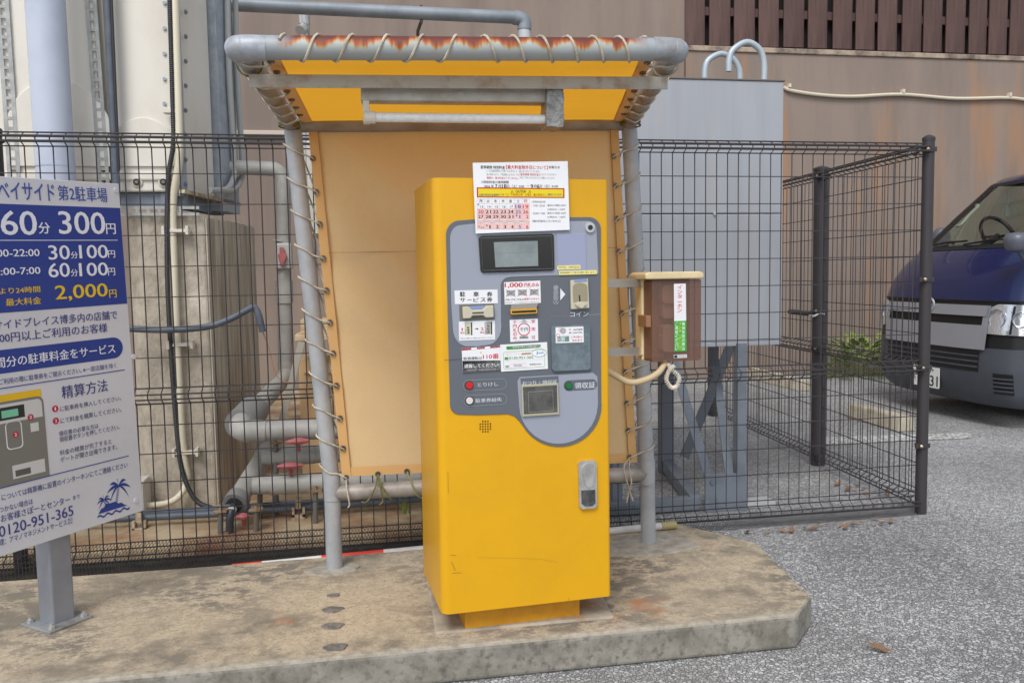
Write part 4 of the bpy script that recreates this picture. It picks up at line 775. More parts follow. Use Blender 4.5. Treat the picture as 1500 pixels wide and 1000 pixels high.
# ------------------------------------------------------------------ striped bar lying behind the poles
sb = thing('striped_bar', oz(620, 806, ZI), 'long red and white striped bar lying along the back of the island', 'bar')
rr = .0155; zc = ZI+rr
def sbp(x):                                        # centre line: from far left to the olive cap
    A = oz(285, 828, zc); Bq = oz(965, 771, zc); t = (x-285)/(965-285); return None
PA, PB = V((-.62, 3.285, zc+.0)), oz(990, 768, zc+.004)
PA = V((-.60, 3.388, .076))
def segx(px): 
    lo_, hi_ = 0., 1.
    for _ in range(30):
        md = (lo_+hi_)/2; v = lerp(PA, PB, md)-CAM; X = 750+FPX*v.dot(cR)/v.dot(cF)
        if X < px: lo_ = md
        else: hi_ = md
    return lerp(PA, PB, lo_)
wpl = mat('white_bar', srgb(222, 220, 216), .4, c2=srgb(200, 198, 192), scale=8); rpl = mat('red_bar', srgb(225, 66, 52), .4)
for x0, x1, m_, nm in ((340, 384, rpl, 'red_band'), (384, 471, wpl, 'white_band'), (471, 562, rpl, 'red_band'), (562, 700, wpl, 'white_band'), (700, 800, rpl, 'red_band'), (800, 968, wpl, 'white_band'), (968, 992, mat('olive_cap', srgb(160, 150, 104), .5), 'end_cap')):
    k = .62+.38*min(1, max(0, (x0-340)/300)); MB().tube([segx(x0), segx(x1)], rr*(1.12 if nm == 'end_cap' else 1), 14).build(nm, m_, sb, smooth=True)

# ------------------------------------------------------------------ mesh fences
YF = 3.70; FX0, FX1 = -1.405, 2.685; WR = .0026
def fold(z, s, d=.042, h=.032): return [(0, z-h), (-d, z-h*.35), (-d, z+h*.35), (0, z+h)]
ZR = [.114, .24, .362, .481, .6, .88, 1.004, 1.129, 1.254, 1.38, 1.505, 1.629]
def fence_panel(org, dx, ln_, front, name, parent, zs=0, pitch=.0527, top=1.79):
    """welded mesh panel with folded top, middle and bottom; dx along, front = towards the fold"""
    wires = MB(); rails = MB()
    prof = [(0, .035), (-.035, .05), (-.035, .07), (0, .09), (0, .69), (-.04, .71), (-.04, .735), (0, .755), (0, 1.733), (-.036, 1.748), (-.036, 1.768), (0, 1.785), (.012, 1.79)]
    n = int(ln_/pitch)
    def P(s, d, z): return org+dx*s-front*d+V((0, 0, z+zs))
    for i in range(n+1): wires.tube([P(i*pitch, d, z) for d, z in prof], WR, 4)
    for z in ZR: rails.tube([P(-.01, .003, z), P(ln_+.01, .003, z)], WR*1.08, 4)
    for d, z in ((0, .035), (-.035, .05), (-.035, .07), (0, .09), (0, .69), (-.04, .712), (-.04, .733), (0, .755), (0, 1.733), (-.036, 1.748), (-.036, 1.768), (0, 1.787)): rails.tube([P(-.01, d-.003, z), P(ln_+.01, d-.003, z)], .0055 if z in (1.748, 1.768) else .0042 if .6 < z < .8 else WR*1.3, 4 if z < 1.74 else 6)
    wires.build('vertical_wires', fence_m, parent); rails.build('horizontal_wires', fence_m, parent)
def fence_post(p, r, h, parent, cap=True):
    MB().tube([p-V((0, 0, .05)), p+V((0, 0, h))], r, 18).build('post', fence_m, parent, smooth=True)
    if cap: MB().tube([p+V((0, 0, h-.012)), p+V((0, 0, h)), p+V((0, 0, h+.004)), p+V((0, 0, h+.012)), p+V((0, 0, h+.018))], [r*1.06, r*1.1, r*1.1, r*.75, r*.2], 18).build('post_cap', fence_m, parent, smooth=True)
boltm = mat('bolt_brass', srgb(190, 172, 150), .35, .7)
def clamp(c, dx, fr, r, parent):
    b = MB().bar(c-dx*.055-fr*.004+fr*.03, c+dx*.02+fr*.03, .008, .022, up=(0, 0, 1)).tube([c+V((r*1.12*math.cos(t), r*1.12*math.sin(t), 0)) for t in [i*math.pi/8 for i in range(17)]], .0055, 6).build('clamp', fence_m, parent)
    k = c-dx*.03+fr*.035; MB().tube([k, k+fr*.006, k+fr*.012], [.0085, .0085, .003], 10).build('clamp_bolt', boltm, b)
mf = thing('mesh_fence', V((FX1, YF, 0)), 'long black welded mesh fence running behind the machine and the sign', 'fence')
XD, FD = V((1, 0, 0)), V((0, -1, 0))
fence_panel(V((-2.6, YF, 0)), XD, FX1-.03+2.6, FD, 'p', mf)
for x in (FX0, .66, FX1):
    fence_post(V((x, YF+(.0 if x == FX1 else .045), 0)), .027, 1.81 if x == FX1 else 1.80, mf)
    for z_ in (1.757, 1.145, .722, .34) if x == FX1 else (1.757, .722): clamp(V((x, YF+(.0 if x == FX1 else .045), z_)), XD if x == FX1 else XD, FD, .027, mf)
RD = (oz(1197, 680, 0)-V((FX1, YF, 0))).normalized(); RF = V((-RD.y, RD.x, 0)).normalized()
rf = thing('side_fence', V((2.76, 4.78, 0)), 'black mesh fence turning back from the corner post towards the brown wall', 'fence')
fence_panel(V((FX1, YF, 0))+RD*.03, RD, 2.9, RF, 'p', rf)
for d_ in (1.08, 2.95):
    p = V((FX1, YF, 0))+RD*d_; fence_post(p+RF*.0, .043, 1.80, rf, True)
    for z_ in (1.757, .95, .722): clamp(p+V((0, 0, z_)), RD, RF, .043, rf)
# gate latch on the side fence
p = V((FX1, YF, 0))+RD*1.08
MB().tube([p+RD*.35+V((0, 0, .93))+RF*.03, p+RD*.05+V((0, 0, .93))+RF*.03], .016, 10).build('gate_bar', fence_m, rf, smooth=True)
MB().tube(smoothpts([p+RF*.045+V((-.04, -.03, .925)), p+RF*.05+V((0, -.03, .92)), p+RF*.05+V((.03, -.04, .935)), p+RF*.045+V((.05, -.05, .93))], 4), .007, 6).build('gate_latch', chrome, rf, smooth=True)
# black netting along the foot of the fence
nb = MB(); c_ = .0135
def net(A, B, h0, h1, lean):
    d = B-A; n = int(d.length/c_); u = d.normalized(); hh = h1-h0; k = int(hh/c_)
    for i in range(-k, n):
        for s_ in (1, -1):
            a0 = i*c_ if s_ > 0 else (i+k)*c_; a1 = a0+s_*hh
            t0, t1 = max(0, min(d.length, a0)), max(0, min(d.length, a1))
            f0 = 0 if a1 == a0 else (t0-a0)/(a1-a0); f1 = 1 if a1 == a0 else (t1-a0)/(a1-a0)
            if abs(t1-t0) < .004: continue
            nb.tube([A+u*t0+V((0, 0, h0+hh*f0))+lean*f0, A+u*t1+V((0, 0, h0+hh*f1))+lean*f1], .0011, 3, caps=False)
net(V((-2.4, YF-.30, .02)), V((1.25, YF-.22, .02)), 0, .10, V((0, .26, 0)))
net(V((1.25, YF-.06, .0)), V((FX1, YF-.03, .0)), 0, .055, V((0, .05, 0)))
nt_ = nb.build('debris_netting', mat('net_black', srgb(36, 35, 36), .6)); tag(nt_, 'fine black netting along the foot of the mesh fence', 'netting', kind='stuff')

# ------------------------------------------------------------------ concrete plinth and cooling tower
YPl = 4.44
def zlevel(x, y, z): d = ray(x, y); return (z-CAM.z)*d.y/d.z          # Y at which pixel (x,y) has height z
zt = oy(250, 315, YPl).z
a0 = oy(190, 400, YPl+.07); a1 = oy(205, 400, YPl); a2 = oy(303, 400, YPl); Yq = min(5.4, max(4.8, zlevel(374, 335, zt))); a3 = oy(374, 400, Yq)
pl_ = MB().poly(Flat(0), [(a0.x, a0.y), (a1.x, a1.y), (a2.x, a2.y), (a3.x, a3.y), (a3.x-.05, a3.y+.4), (a0.x, a3.y+.4)], .0, zt).build('concrete_plinth', conc, bevel=.012)
tag(pl_, 'rough concrete plinth standing under the white cooling tower behind the fence', 'plinth')
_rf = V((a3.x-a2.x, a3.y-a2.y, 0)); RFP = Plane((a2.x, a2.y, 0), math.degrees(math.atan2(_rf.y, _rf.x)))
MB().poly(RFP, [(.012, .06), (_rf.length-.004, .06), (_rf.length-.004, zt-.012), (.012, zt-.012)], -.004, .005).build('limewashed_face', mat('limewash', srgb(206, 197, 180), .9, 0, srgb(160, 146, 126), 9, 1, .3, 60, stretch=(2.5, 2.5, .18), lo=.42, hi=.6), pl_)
YT = 4.40
zb = oy(262, 281, YT).z; ct = thing('cooling_tower', oy(150, 281, YT), 'white moulded cooling tower casing with galvanised steel frame upper left', 'cooling tower')
cA = oy(264, 281, YT); Yr = zlevel(345, 299, zb); Yr = min(max(Yr, 4.8), 6.2); cB = oy(345, 299, Yr); TOPZ = 4.2; LX = -3.0
TF = Plane((0, YT, 0), 0); sd = (V((cB.x, cB.y, 0))-V((cA.x, cA.y, 0))); TS = Plane((cA.x, cA.y, 0), math.degrees(math.atan2(sd.y, sd.x)))
xs = [oy(x, 281, YT).x for x in (158, 262)]
for x0, x1, nm in ((LX, xs[0]-.02, 'casing_panel'), (xs[0]+.02, xs[1]-.0, 'casing_panel')):
    MB().box((x0, YT, zb), (x1, YT+.6, TOPZ)).build(nm, white_frp, ct, bevel=.01, seg=3)
MB().box((xs[0]-.016, YT+.02, zb), (xs[0]+.016, YT+.5, TOPZ)).build('casing_joint', mat('joint_grey', srgb(176, 170, 158), .7), ct)
MB().poly(TS, [(.06, zb), (sd.length*.62, zb), (sd.length*.62, TOPZ), (.06, TOPZ)], -.5, -.01).build('side_panel', white_frp, ct, bevel=.01)
MB().poly(TS, [(-.005, zb-.02), (.075, zb-.02), (.075, TOPZ), (-.005, TOPZ)], -.03, .006).build('corner_angle', mat('galv_angle', srgb(168, 176, 184), .5, .1, c2=srgb(146, 154, 164), scale=18), ct, bevel=.002)
MB().poly(TS, [(sd.length*.64, zb-.06), (sd.length*.98, zb-.06), (sd.length*.98, TOPZ), (sd.length*.64, TOPZ)], -.05, .03).build('frame_column', mat('galv_angle', (1, 1, 1)), ct, bevel=.003)
for k, yb in enumerate(range(-100, 290, 36)):
    p = TS.hit(269, yb+10); p = TS.at((p-TS.P).dot(TS.t), p.z, .006); MB().tube([p, p+TS.n*.008], .012, 6).tube([p, p+TS.n*.013], .006, 8).build('bolt', mat('zinc_bolt', srgb(150, 158, 166), .4, .5), ct)
for yb in (5, 42, 79, 116, 152, 188, 225):
    p = oy(241, yb, YT-.002); MB().tube([p, p-V((0, .007, 0))], .009, 6).build('panel_screw', mat('zinc_bolt', (1, 1, 1)), ct)
for x in (201, 240):
    p = oy(x, 267, YT); o = MB().tube([p, p-V((0, .008, 0))], .026, 18).build('plug_seat', mat('plug_cream', srgb(206, 196, 176), .5), ct, bevel=.002)
    MB().tube([p, p-V((0, .014, 0))], .016, 16).build('rubber_plug', black_plastic, o, smooth=True); MB().tube([p, p-V((0, .017, 0))], .008, 12).build('plug_pin', mat('plug_grey', srgb(120, 118, 112), .4), o)
for cx, cy, rx, ry in ((88, 200, 66, 74), (212, 226, 44, 48)):   # moulded arched fields in the casing
    c = oy(cx, cy, YT); k = 4.45/FPX; zf = oy(cx, 244, YT).z
    MB().poly(TF, [(c.x-rx*k, zf)]+[(c.x+rx*k, zf)]+[(c.x+rx*k*math.cos(t), c.z+ry*k*math.sin(t)) for t in [math.pi*i/16 for i in range(17)]], -.004, .012).build('moulded_arch', white_frp, ct, bevel=.009, seg=3)
c = oy(60, 262, YT); MB().box((LX, YT-.012, oy(60, 258, YT).z-.02), (xs[1]-.02, YT+.05, oy(60, 246, YT).z-.02)).build('moulded_rib', white_frp, ct, bevel=.008)
# base channel, slotted rails
chm = mat('channel_paint', srgb(128, 138, 148), .5, c2=srgb(108, 116, 126), scale=5)
MB().box((LX, YT+.03, oy(200, 302, YT).z), (cA.x+.02, YT+.1, zb-.002)).poly(TS, [(.0, oy(200, 302, YT).z), (sd.length*.9, oy(200, 302, YT).z), (sd.length*.9, zb-.002), (0, zb-.002)], -.1, -.04).build('base_channel', chm, ct, bevel=.003)
def slotted(name, A, B, wd, nrm, pitch=.046, parent=ct, m=None):
    """perforated steel strip: frame bars with slot openings"""
    d = (B-A); ln_ = d.length; u = d.normalized(); s_ = u.cross(nrm).normalized(); mb = MB(); n = int(ln_/pitch)
    for k in (-1, 1): mb.obox(A+s_*(k*wd*.35)-s_*wd*.16-nrm*.002, d, s_*wd*.32, nrm*.004)
    for i in range(n): mb.obox(A+u*(i*pitch)-s_*wd*.23-nrm*.0019, u*pitch*.3, s_*wd*.46, nrm*.0038)
    return mb.build(name, m or mat('galv_strip', srgb(176, 178, 176), .5, .2, c2=srgb(150, 152, 150), scale=20), parent)
FN = V((0, -1, 0))
for xt, xb in ((3, 22), (132, 153)):
    slotted('slotted_strip', oy(xb, 278, YT-.012), oy(xt-12, -180, YT-.012), .055 if xt < 50 else .05, FN)
rail = slotted('slotted_rail', oy(150, 309, YPl-.03), oy(292, 309, YPl-.03), .045, FN, .05)
# pipes fixed on the tower
MB().tube([oy(58, -220, 4.22), oy(66, 0, 4.22), oy(80, 225, 4.22), oy(84, 292, 4.22)], .082, 28).build('riser_pipe', mat('blue_grey_duct', srgb(188, 196, 212), .4, c2=srgb(172, 180, 198), scale=2), ct, smooth=True)
MB().tube([oy(80.4, 241, 4.22), oy(80.7, 245, 4.22)], .084, 28).build('pipe_joint', mat('blue_grey_duct', (1, 1, 1)), ct, smooth=True)
MB().tube([oy(150, -150, 4.34), oy(157, 0, 4.34), oy(170, 262, 4.34), oy(171, 300, 4.34)], .018, 14).build('dark_conduit', conduit, ct, smooth=True)
def corrugated(pts, r, pitch=.009):
    pts = [V(p) for p in pts]; out = []; rs = []; 
    for a_, b_ in zip(pts, pts[1:]):
        n = max(2, int((b_-a_).length/(pitch/2)))
        for i in range(n): out.append(lerp(a_, b_, i/n)); rs.append(r*(1 if len(rs) % 2 else .82))
    return MB().tube(out+[pts[-1]], rs+[r], 10)
corrugated([oy(160, -60, 4.33), oy(163, 0, 4.33), oy(174, 250, 4.33)], .008).build('corrugated_conduit', blk_corr, ct, smooth=True)
cd = thing('cable_duct', oy(262, 700, 4.39), 'cream cable duct and black corrugated conduit running down the concrete plinth', 'cable duct')
MB().tube(smoothpts([oy(254, -120, 4.34), oy(256, 0, 4.34), oy(262, 190, 4.34), oy(262, 240, 4.36), oy(253, 300, 4.40), oy(255, 400, 4.40), oy(262, 560, 4.40), oy(268, 660, 4.40), oy(274, 700, 4.40), oy(266, 722, 4.38), oy(246, 736, 4.36), oy(205, 741, 4.34), oy(170, 742, 4.34)], 5), [.0185]*41+[.0155]*20, 10).build('duct', tan_trim, cd, smooth=True)
corrugated(smoothpts([oy(247, -120, 4.33), oy(249, 0, 4.33), oy(253, 150, 4.33), oy(254, 210, 4.34), oy(246, 270, 4.38), oy(245, 400, 4.385), oy(252, 540, 4.385), oy(262, 660, 4.385), oy(272, 705, 4.36), oy(290, 735, 4.3), oy(318, 746, 4.2)], 5), .0125).build('corrugated_conduit', blk_corr, cd, smooth=True)
for x, y in ((256, 338), (263, 505), (271, 663)):
    p = oy(x, y, 4.385); b = MB().obox(p+V((-.058, -.005, -.008)), V((.125, 0, 0)), V((0, .04, 0)), V((0, 0, .016)))
    for k in (-.06, .05): b.obox(p+V((k, -.012, -.02)), V((.014, 0, 0)), V((0, .055, 0)), V((0, 0, .042)))
    b.build('clamp', mat('clamp_white', srgb(215, 208, 196), .5), cd, bevel=.002)
cl = thing('cable_clamp_tower', oy(248, 162, 4.33), 'small metal clamp', 'clamp'); bpy.data.objects.remove(cl)
p = oy(250, 162, 4.33); MB().obox(p+V((-.035, -.005, -.012)), V((.06, 0, 0)), V((0, .05, 0)), V((0, 0, .024))).build('clamp', mat('clamp_white', (1, 1, 1)), ct, bevel=.002)
for x0, y0, x1, y1 in ((334, -40, 342, 236), (322, -40, 330, 240)):
    pts = smoothpts([TS.hit(x0-3, y0)+TS.n*.05, TS.hit(x0, 100)+TS.n*.05, TS.hit(x1, y1)+TS.n*.05, TS.hit(x1-4, 262)+TS.n*.06, TS.hit(x1-18, 278)+TS.n*.07, TS.hit(x1-46, 279)+TS.n*.08], 4); MB().tube(pts, .016, 10).build('drain_tube', mat('tube_grey', srgb(170, 172, 170), .5), ct, smooth=True)
MB().poly(TS, [TS.st(262, 283), TS.st(345, 302), TS.st(345, 297), TS.st(262, 278)], 0, .03).build('drip_edge', mat('rusty_cream', srgb(206, 194, 164), .6, c2=srgb(140, 100, 64), scale=16), ct)

# ------------------------------------------------------------------ pipework behind the fence
pw = thing('grey_pipework', oz(345, 780, .06), 'grey plastic pipework with elbows and red valve handles behind the fence', 'pipework')
def pp(name, pts, r, m=pvc, n=18, k=5, parent=pw): return MB().tube(smoothpts([oy(*p) for p in pts], k), r, n).build(name, m, parent, smooth=True)
def ppl(name, a_, b_, r, m=pvc, parent=pw): return MB().tube([oy(*a_), oy(*b_)], r, 18).build(name, m, parent, smooth=True)
pp('top_elbow', [(330, 245, 5.0), (390, 247, 5.0), (406, 250, 5.0), (414, 262, 5.0), (415, 285, 5.0)], .040)
ppl('vertical_pipe', (414.5, 262, 5.0), (418, 542, 5.0), .040); ppl('pipe_socket', (416, 411, 5.0), (417, 444, 5.0), .048); ppl('pipe_flange', (409, 354, 5.0), (409.2, 352, 5.0), .05)
vb = MB().obox(oy(404, 394, 4.94), V((.088, 0, 0)), V((0, .1, 0)), V((0, 0, oy(404, 356, 4.94).z-oy(404, 394, 4.94).z))).build('valve_body', mat('valve_white', srgb(186, 186, 182), .5), pw, bevel=.01)
MB().poly(Plane((0, 4.93, 0), 0), [Plane((0, 4.93, 0), 0).st(*p) for p in ((410, 362), (416, 362), (417, 370), (421, 374), (417, 384), (416, 390), (411, 390), (410, 384), (407, 374), (410, 370))], 0, .02).build('valve_handle', redpl, pw, bevel=.004)
pp('foot_elbow', [(418, 530, 5.0), (418, 548, 4.98), (405, 566, 4.85), (370, 602, 4.4)], .043); ppl('diagonal_pipe', (405, 566, 4.86), (362, 612, 4.28), .047); ppl('pipe_socket', (372, 600, 4.38), (352, 622, 4.16), .075, mat('pvc_dark', srgb(134, 134, 132), .5))
pp('front_elbow', [(358, 616, 4.2), (352, 624, 4.12), (358, 631, 4.08), (375, 631, 4.08), (390, 631, 4.08)], .052); ppl('horizontal_pipe', (380, 631, 4.08), (640, 624, 4.08), .047)
ppl('horizontal_pipe', (384, 669, 4.2), (600, 660, 4.2), .040); ppl('pipe_socket', (412, 667, 4.2), (462, 665, 4.2), .046)
ppl('diagonal_pipe', (408, 634, 4.6), (347, 733, 4.0), .046); ppl('horizontal_pipe', (370, 711, 4.05), (620, 700, 4.05), .042); ppl('pipe_socket', (396, 710, 4.05), (456, 707, 4.05), .0475)
er = MB(); c0, c1 = oy(350, 728, 4.03), oy(344, 738, 3.985); dd = (c1-c0).normalized(); er.tube([c0, c1], .055, 18)
er.build('end_flange', mat('pvc_dark', (1, 1, 1)), pw, smooth=True); ppl('end_cap', (344, 737, 3.99), (342, 741, 3.965), .036, blk_corr)
pp('drain_spigot', [(343, 740, 3.97), (340, 746, 3.94), (337, 756, 3.925), (336.5, 768, 3.925), (336.5, 777, 3.925)], .0175, mat('dark_spigot', srgb(58, 62, 70), .4)); ppl('spigot_collar', (341, 744, 3.945), (339.5, 748, 3.935), .02, mat('valve_white', (1, 1, 1)))
for x0, y0, x1, Y in ((419, 647, 453, 4.02), (406, 683, 444, 3.99), (346, 757, 366, 3.93)):
    a_, b_ = oy(x0, y0, Y), oy(x1, y0-2, Y); MB().tube([lerp(a_, b_, t) for t in (0, .2, .4, .6, .8, 1)], [.006, .012, .017, .017, .012, .007], 8).build('valve_handle', redpl, pw, smooth=True)
    MB().tube([lerp(a_, b_, .5), lerp(a_, b_, .5)-V((0, -.03, .05))], .01, 8).build('valve_stem', redpl, pw)
stl = mat('strut_steel', srgb(112, 118, 122), .5, .3, c2=srgb(130, 110, 84), scale=14)
for x, y0, y1, Y in ((404, 648, 735, 4.18), (462, 718, 760, 4.0), (323, 748, 786, 3.93), (375, 746, 783, 3.93), (381, 720, 768, 4.15)):
    a_, b_ = oy(x, y0, Y), oy(x, y1, Y); b_.z = max(b_.z, .055); b_.z = .055; MB().tube([a_, b_], .0125, 10).build('support_leg', stl, pw, smooth=True)
    MB().obox(a_+V((-.03, -.02, -.004)), V((.06, 0, 0)), V((0, .04, 0)), V((0, 0, .008))).tube([a_, a_+V((0, 0, .022))], .008, 6).build('support_plate', mat('rusty_plate', srgb(170, 150, 120), .6, c2=srgb(120, 84, 56), scale=20), pw)
for x in (321, 367): p = oy(x, 740, 3.95); MB().obox(p, V((.05, 0, 0)), V((0, .03, 0)), V((0, 0, -.04))).build('strut_clamp', stl, pw, bevel=.002)
ld = thing('floor_conduits', oz(300, 765, .06), 'blue grey conduit pipes lying low along the slab behind the fence', 'conduit')
for y0, y1, Y, r in ((759, 742, 4.12, .016), (752, 735, 4.2, .014)): MB().tube([oy(120, y0+3, Y), oy(300, y0-6, Y), oy(620, y1-12, Y)], r, 12).build('conduit', conduit, ld, smooth=True)
for x, y in ((203, 768), (437, 748)):
    p = oy(x, y, 4.08); b = MB().obox(p+V((-.03, 0, -.03)), V((.06, 0, 0)), V((0, .05, 0)), V((0, 0, .012)))
    for k in (-.03, .018): b.obox(p+V((k, 0, -.03)), V((.012, 0, 0)), V((0, .05, 0)), V((0, 0, .045)))
    b.obox(p+V((-.012, 0, .01)), V((.024, 0, 0)), V((0, .03, 0)), V((0, 0, .05))); b.build('clamp_foot', mat('clamp_cream', srgb(196, 184, 160), .5, c2=srgb(140, 110, 80), scale=20), ld)
    q2 = p.copy(); MB().obox(V((p.x-.03, p.y, .055)), V((.06, 0, 0)), V((0, .05, 0)), V((0, 0, max(.004, p.z-.03-.055)))).build('clamp_base', mat('clamp_cream', (1, 1, 1)), ld)
lc = MB().tube(smoothpts([oy(165, 480, 4.33), oy(240, 483, 4.33), oy(300, 479, 4.33), oy(335, 468, 4.34), oy(358, 456, 4.36), oy(372, 450, 4.38), oy(379, 462, 4.38), oy(385, 486, 4.38)], 5), .0165, 12).build('bent_conduit', conduit, smooth=True)
tag(lc, 'bent grey conduit crossing the concrete plinth and drooping at its open end', 'conduit'); 
wr = MB().tube(smoothpts([oy(385, 486, 4.38), oy(395, 515, 4.4), oy(402, 545, 4.4), oy(415, 558, 4.4), oy(430, 560, 4.4)], 5), .003, 5).build('loose_wire', mat('copper_wire', srgb(176, 130, 96), .5)); tag(wr, 'thin brown wire hanging from the bent conduit', 'wire')
jb = MB().box((oy(170, 735, 4.3).x, 4.28, .06), (oy(212, 735, 4.3).x, 4.43, oy(200, 705, 4.3).z)).build('junction_box', mat('jb_white', srgb(210, 208, 200), .5), bevel=.006); tag(jb, 'small white junction box low beside the sign behind the fence', 'junction box')
# upper wall pipe
up_ = thing('overhead_pipe', oy(768, 200, 6.2), 'grey overhead pipe with elbow running above the canopy', 'pipe')
MB().tube([oy(300, 5, 6.2), oy(620, 20, 6.2), oy(757, 26, 6.2)], .045, 16).build('pipe', mat('galv_pipe_far', srgb(146, 154, 162), .5, .2, c2=srgb(126, 134, 142), scale=5), up_, smooth=True)
MB().tube(smoothpts([oy(752, 26, 6.2), oy(763, 28, 6.2), oy(768, 34, 6.2), oy(768, 44, 6.2)], 4), .05, 16).build('elbow', mat('galv_pipe_far', (1, 1, 1)), up_, smooth=True)
MB().tube([oy(768, 40, 6.2), V((oy(768, 40, 6.2).x, 6.2, 0))], .044, 16).build('down_pipe', mat('pale_pvc', srgb(190, 196, 200), .5), up_, smooth=True)
MB().tube([oy(617, 8, 6.2), oy(617.5, 34, 6.2)], .01, 6).tube([oy(617, 32, 6.2), oy(612, 46, 6.4), oy(612, 60, 6.6), oy(612, 90, 6.9)], .012, 6).build('hanger', mat('hanger_dark', srgb(84, 80, 76), .6), up_)
vt = MB().tube(smoothpts([V((oy(446, 60, 7).x, 7, .0)), oy(446, 60, 7.), oy(446, 47, 7.), oy(444, 43, 6.98), oy(440, 46, 6.95)], 4), .045, 12).build('vent_pipe', mat('vent_silver', srgb(190, 190, 188), .3, .6), smooth=True); tag(vt, 'small silver vent pipe peeking above the canopy front bar', 'vent pipe')
# timber stand, boxes and outdoor unit behind the left pole
ts = thing('timber_stand', oy(440, 640, 4.75), 'weathered pale timber stand with splayed legs behind the left canopy pole', 'stand')
tm = mat('pale_timber', srgb(206, 184, 150), .8, c2=srgb(180, 154, 118), scale=8, stretch=(1, 1, 4))
a_ = oy(432, 500, 4.7); MB().obox(a_, V((.26, 0, 0)), V((0, .25, 0)), V((0, 0, .035))).build('top_board', tm, ts, bevel=.004); MB().obox(a_+V((.03, .02, .035)), V((.2, 0, 0)), V((0, .2, 0)), V((0, 0, .08))).build('top_block', tm, ts, bevel=.006)
for x0, y0, x1, y1, Y in ((442, 500, 412, 620, 4.72), (470, 500, 486, 640, 4.72)): MB().bar(oy(x0, y0, Y), oy(x1, y1, Y), .035, .035, up=(0, 1, 0)).build('leg', mat('grey_timber', srgb(172, 166, 154), .8), ts)
bx_ = MB().box((oy(441, 640, 4.85).x, 4.85, .06), (oy(500, 640, 4.85).x, 5.1, oy(445, 525, 4.85).z)).box((oy(447, 600, 4.84).x, 4.835, oy(445, 548, 4.84).z), (oy(495, 600, 4.84).x, 4.86, oy(445, 543, 4.84).z)).build('tan_crate', mat('tan_plastic', srgb(206, 172, 128), .6), bevel=.006); tag(bx_, 'tan plastic crate under the timber stand behind the left pole', 'crate')
ac = thing('outdoor_unit', V((.2, 4.5, .06)), 'pale grey outdoor air conditioning unit mostly hidden behind the tan canvas', 'outdoor unit')
acm = mat('unit_paint', srgb(196, 194, 184), .5, c2=srgb(182, 178, 166), scale=4); x0 = oy(448, 400, 4.6).x; x1 = oy(770, 500, 4.6).x; zA = oy(480, 728, 4.5).z
MB().box((x0+.02, 4.62, oy(450, 345, 4.6).z), (x1, 5.0, oy(450, 205, 4.6).z)).build('cabinet', acm, ac, bevel=.012)
lv = MB()
for i in range(16): lv.obox(V((x0+.05, 4.605, .62+i*.045)), V((x1-x0-.12, 0, 0)), V((0, .015, 0)), V((0, .008, .012)))
MB().box((oy(512, 700, 4.3).x, 4.3, oy(512, 728, 4.3).z), (x1+.2, 4.6, oy(512, 640, 4.3).z)).build('base_cabinet', acm, ac, bevel=.008)
MB().box((oy(526, 740, 4.34).x, 4.34, .062), (x1+.2, 4.6, oy(512, 735, 4.34).z)).build('base_rail', mat('rail_grey', srgb(150, 150, 146), .5), ac); MB().box((oy(514, 740, 4.2).x, 4.26, oy(514, 745, 4.26).z), (oy(542, 740, 4.2).x, 4.33, oy(514, 727, 4.26).z)).build('foot_bracket', acm, ac, bevel=.004)

# ------------------------------------------------------------------ water tank
YK = 3.98
tk = thing('water_tank', V((oy(1000, 750, YK).x, YK+.4, 0)), 'grey panel water tank raised on a steel frame behind the mesh fence', 'water tank')
tkm = mat('tank_grey', srgb(162, 166, 173), .45, c2=srgb(156, 159, 165), scale=3, stretch=(4, 1, .3), c3=srgb(166, 164, 162), s3=2); tx1 = (oy(1150, 118, YK).x+oy(1143, 500, YK).x)/2; tx0 = oy(893, 300, YK).x
zt_, zs_, zb_ = oy(1100, 118.5, YK).z, oy(1050, 313, YK).z, oy(1080, 500, YK).z
MB().box((tx0, YK, zs_+.002), (tx1, YK+1.0, zt_)).build('upper_panel', tkm, tk, bevel=.004); MB().box((tx0, YK+.001, zb_), (tx1, YK+1.0, zs_-.002)).build('lower_panel', tkm, tk, bevel=.004)
MB().box((tx0-.01, YK-.006, zt_), (tx1+.006, YK+1.01, zt_+.008)).build('lid', mat('lid_dark', srgb(110, 104, 98), .6), tk, bevel=.002)
p = oy(1046, 313, YK); MB().tube([p, p-V((0, .012, 0))], .008, 6).build('seam_bolt', chrome, tk)
MB().box((tx0, YK-.012, zb_-.022), (tx1-.01, YK+.1, zb_-.001)).build('bottom_flange', mat('tank_grey', (1, 1, 1)), tk, bevel=.003)
fm = mat('frame_steel', srgb(130, 138, 148), .5, .15, c2=srgb(112, 120, 130), scale=6)
def vbar(name, x, y0, y1, Y, wd, dp, m=fm): a_ = oy(x, y1, Y); t_ = oy(x, y0, Y); z1 = min(a_.z, t_.z); z1 = max(z1, .0); MB().box((a_.x-wd/2, Y, z1), (a_.x+wd/2, Y+dp, max(a_.z, t_.z))).build(name, m, tk, bevel=.002)
vbar('front_leg', 1086, 503, 760, 3.95, .05, .05); vbar('front_leg', 905, 503, 760, 3.97, .05, .05)
KP = Plane((0, 3.945, 0), 0); MB().poly(KP, [KP.st(*q) for q in ((1032, 754), (1093, 752), (1093, 692), (1032, 693))], 0, .008).build('gusset', fm, tk, bevel=.002)
for x, y in ((1043, 706), (1051, 732)): p = oy(x, y, 3.936); MB().tube([p, p-V((0, .008, 0))], .011, 6).build('gusset_bolt', fm, tk)
MB().bar(oy(1040, 705, 3.96), oy(980, 505, 3.99), .045, .006, up=(0, 1, 0)).build('brace', fm, tk); MB().bar(oy(1068, 695, 3.965), oy(1044, 500, 4.35), .045, .008, up=(0, 1, 0)).build('brace', fm, tk)
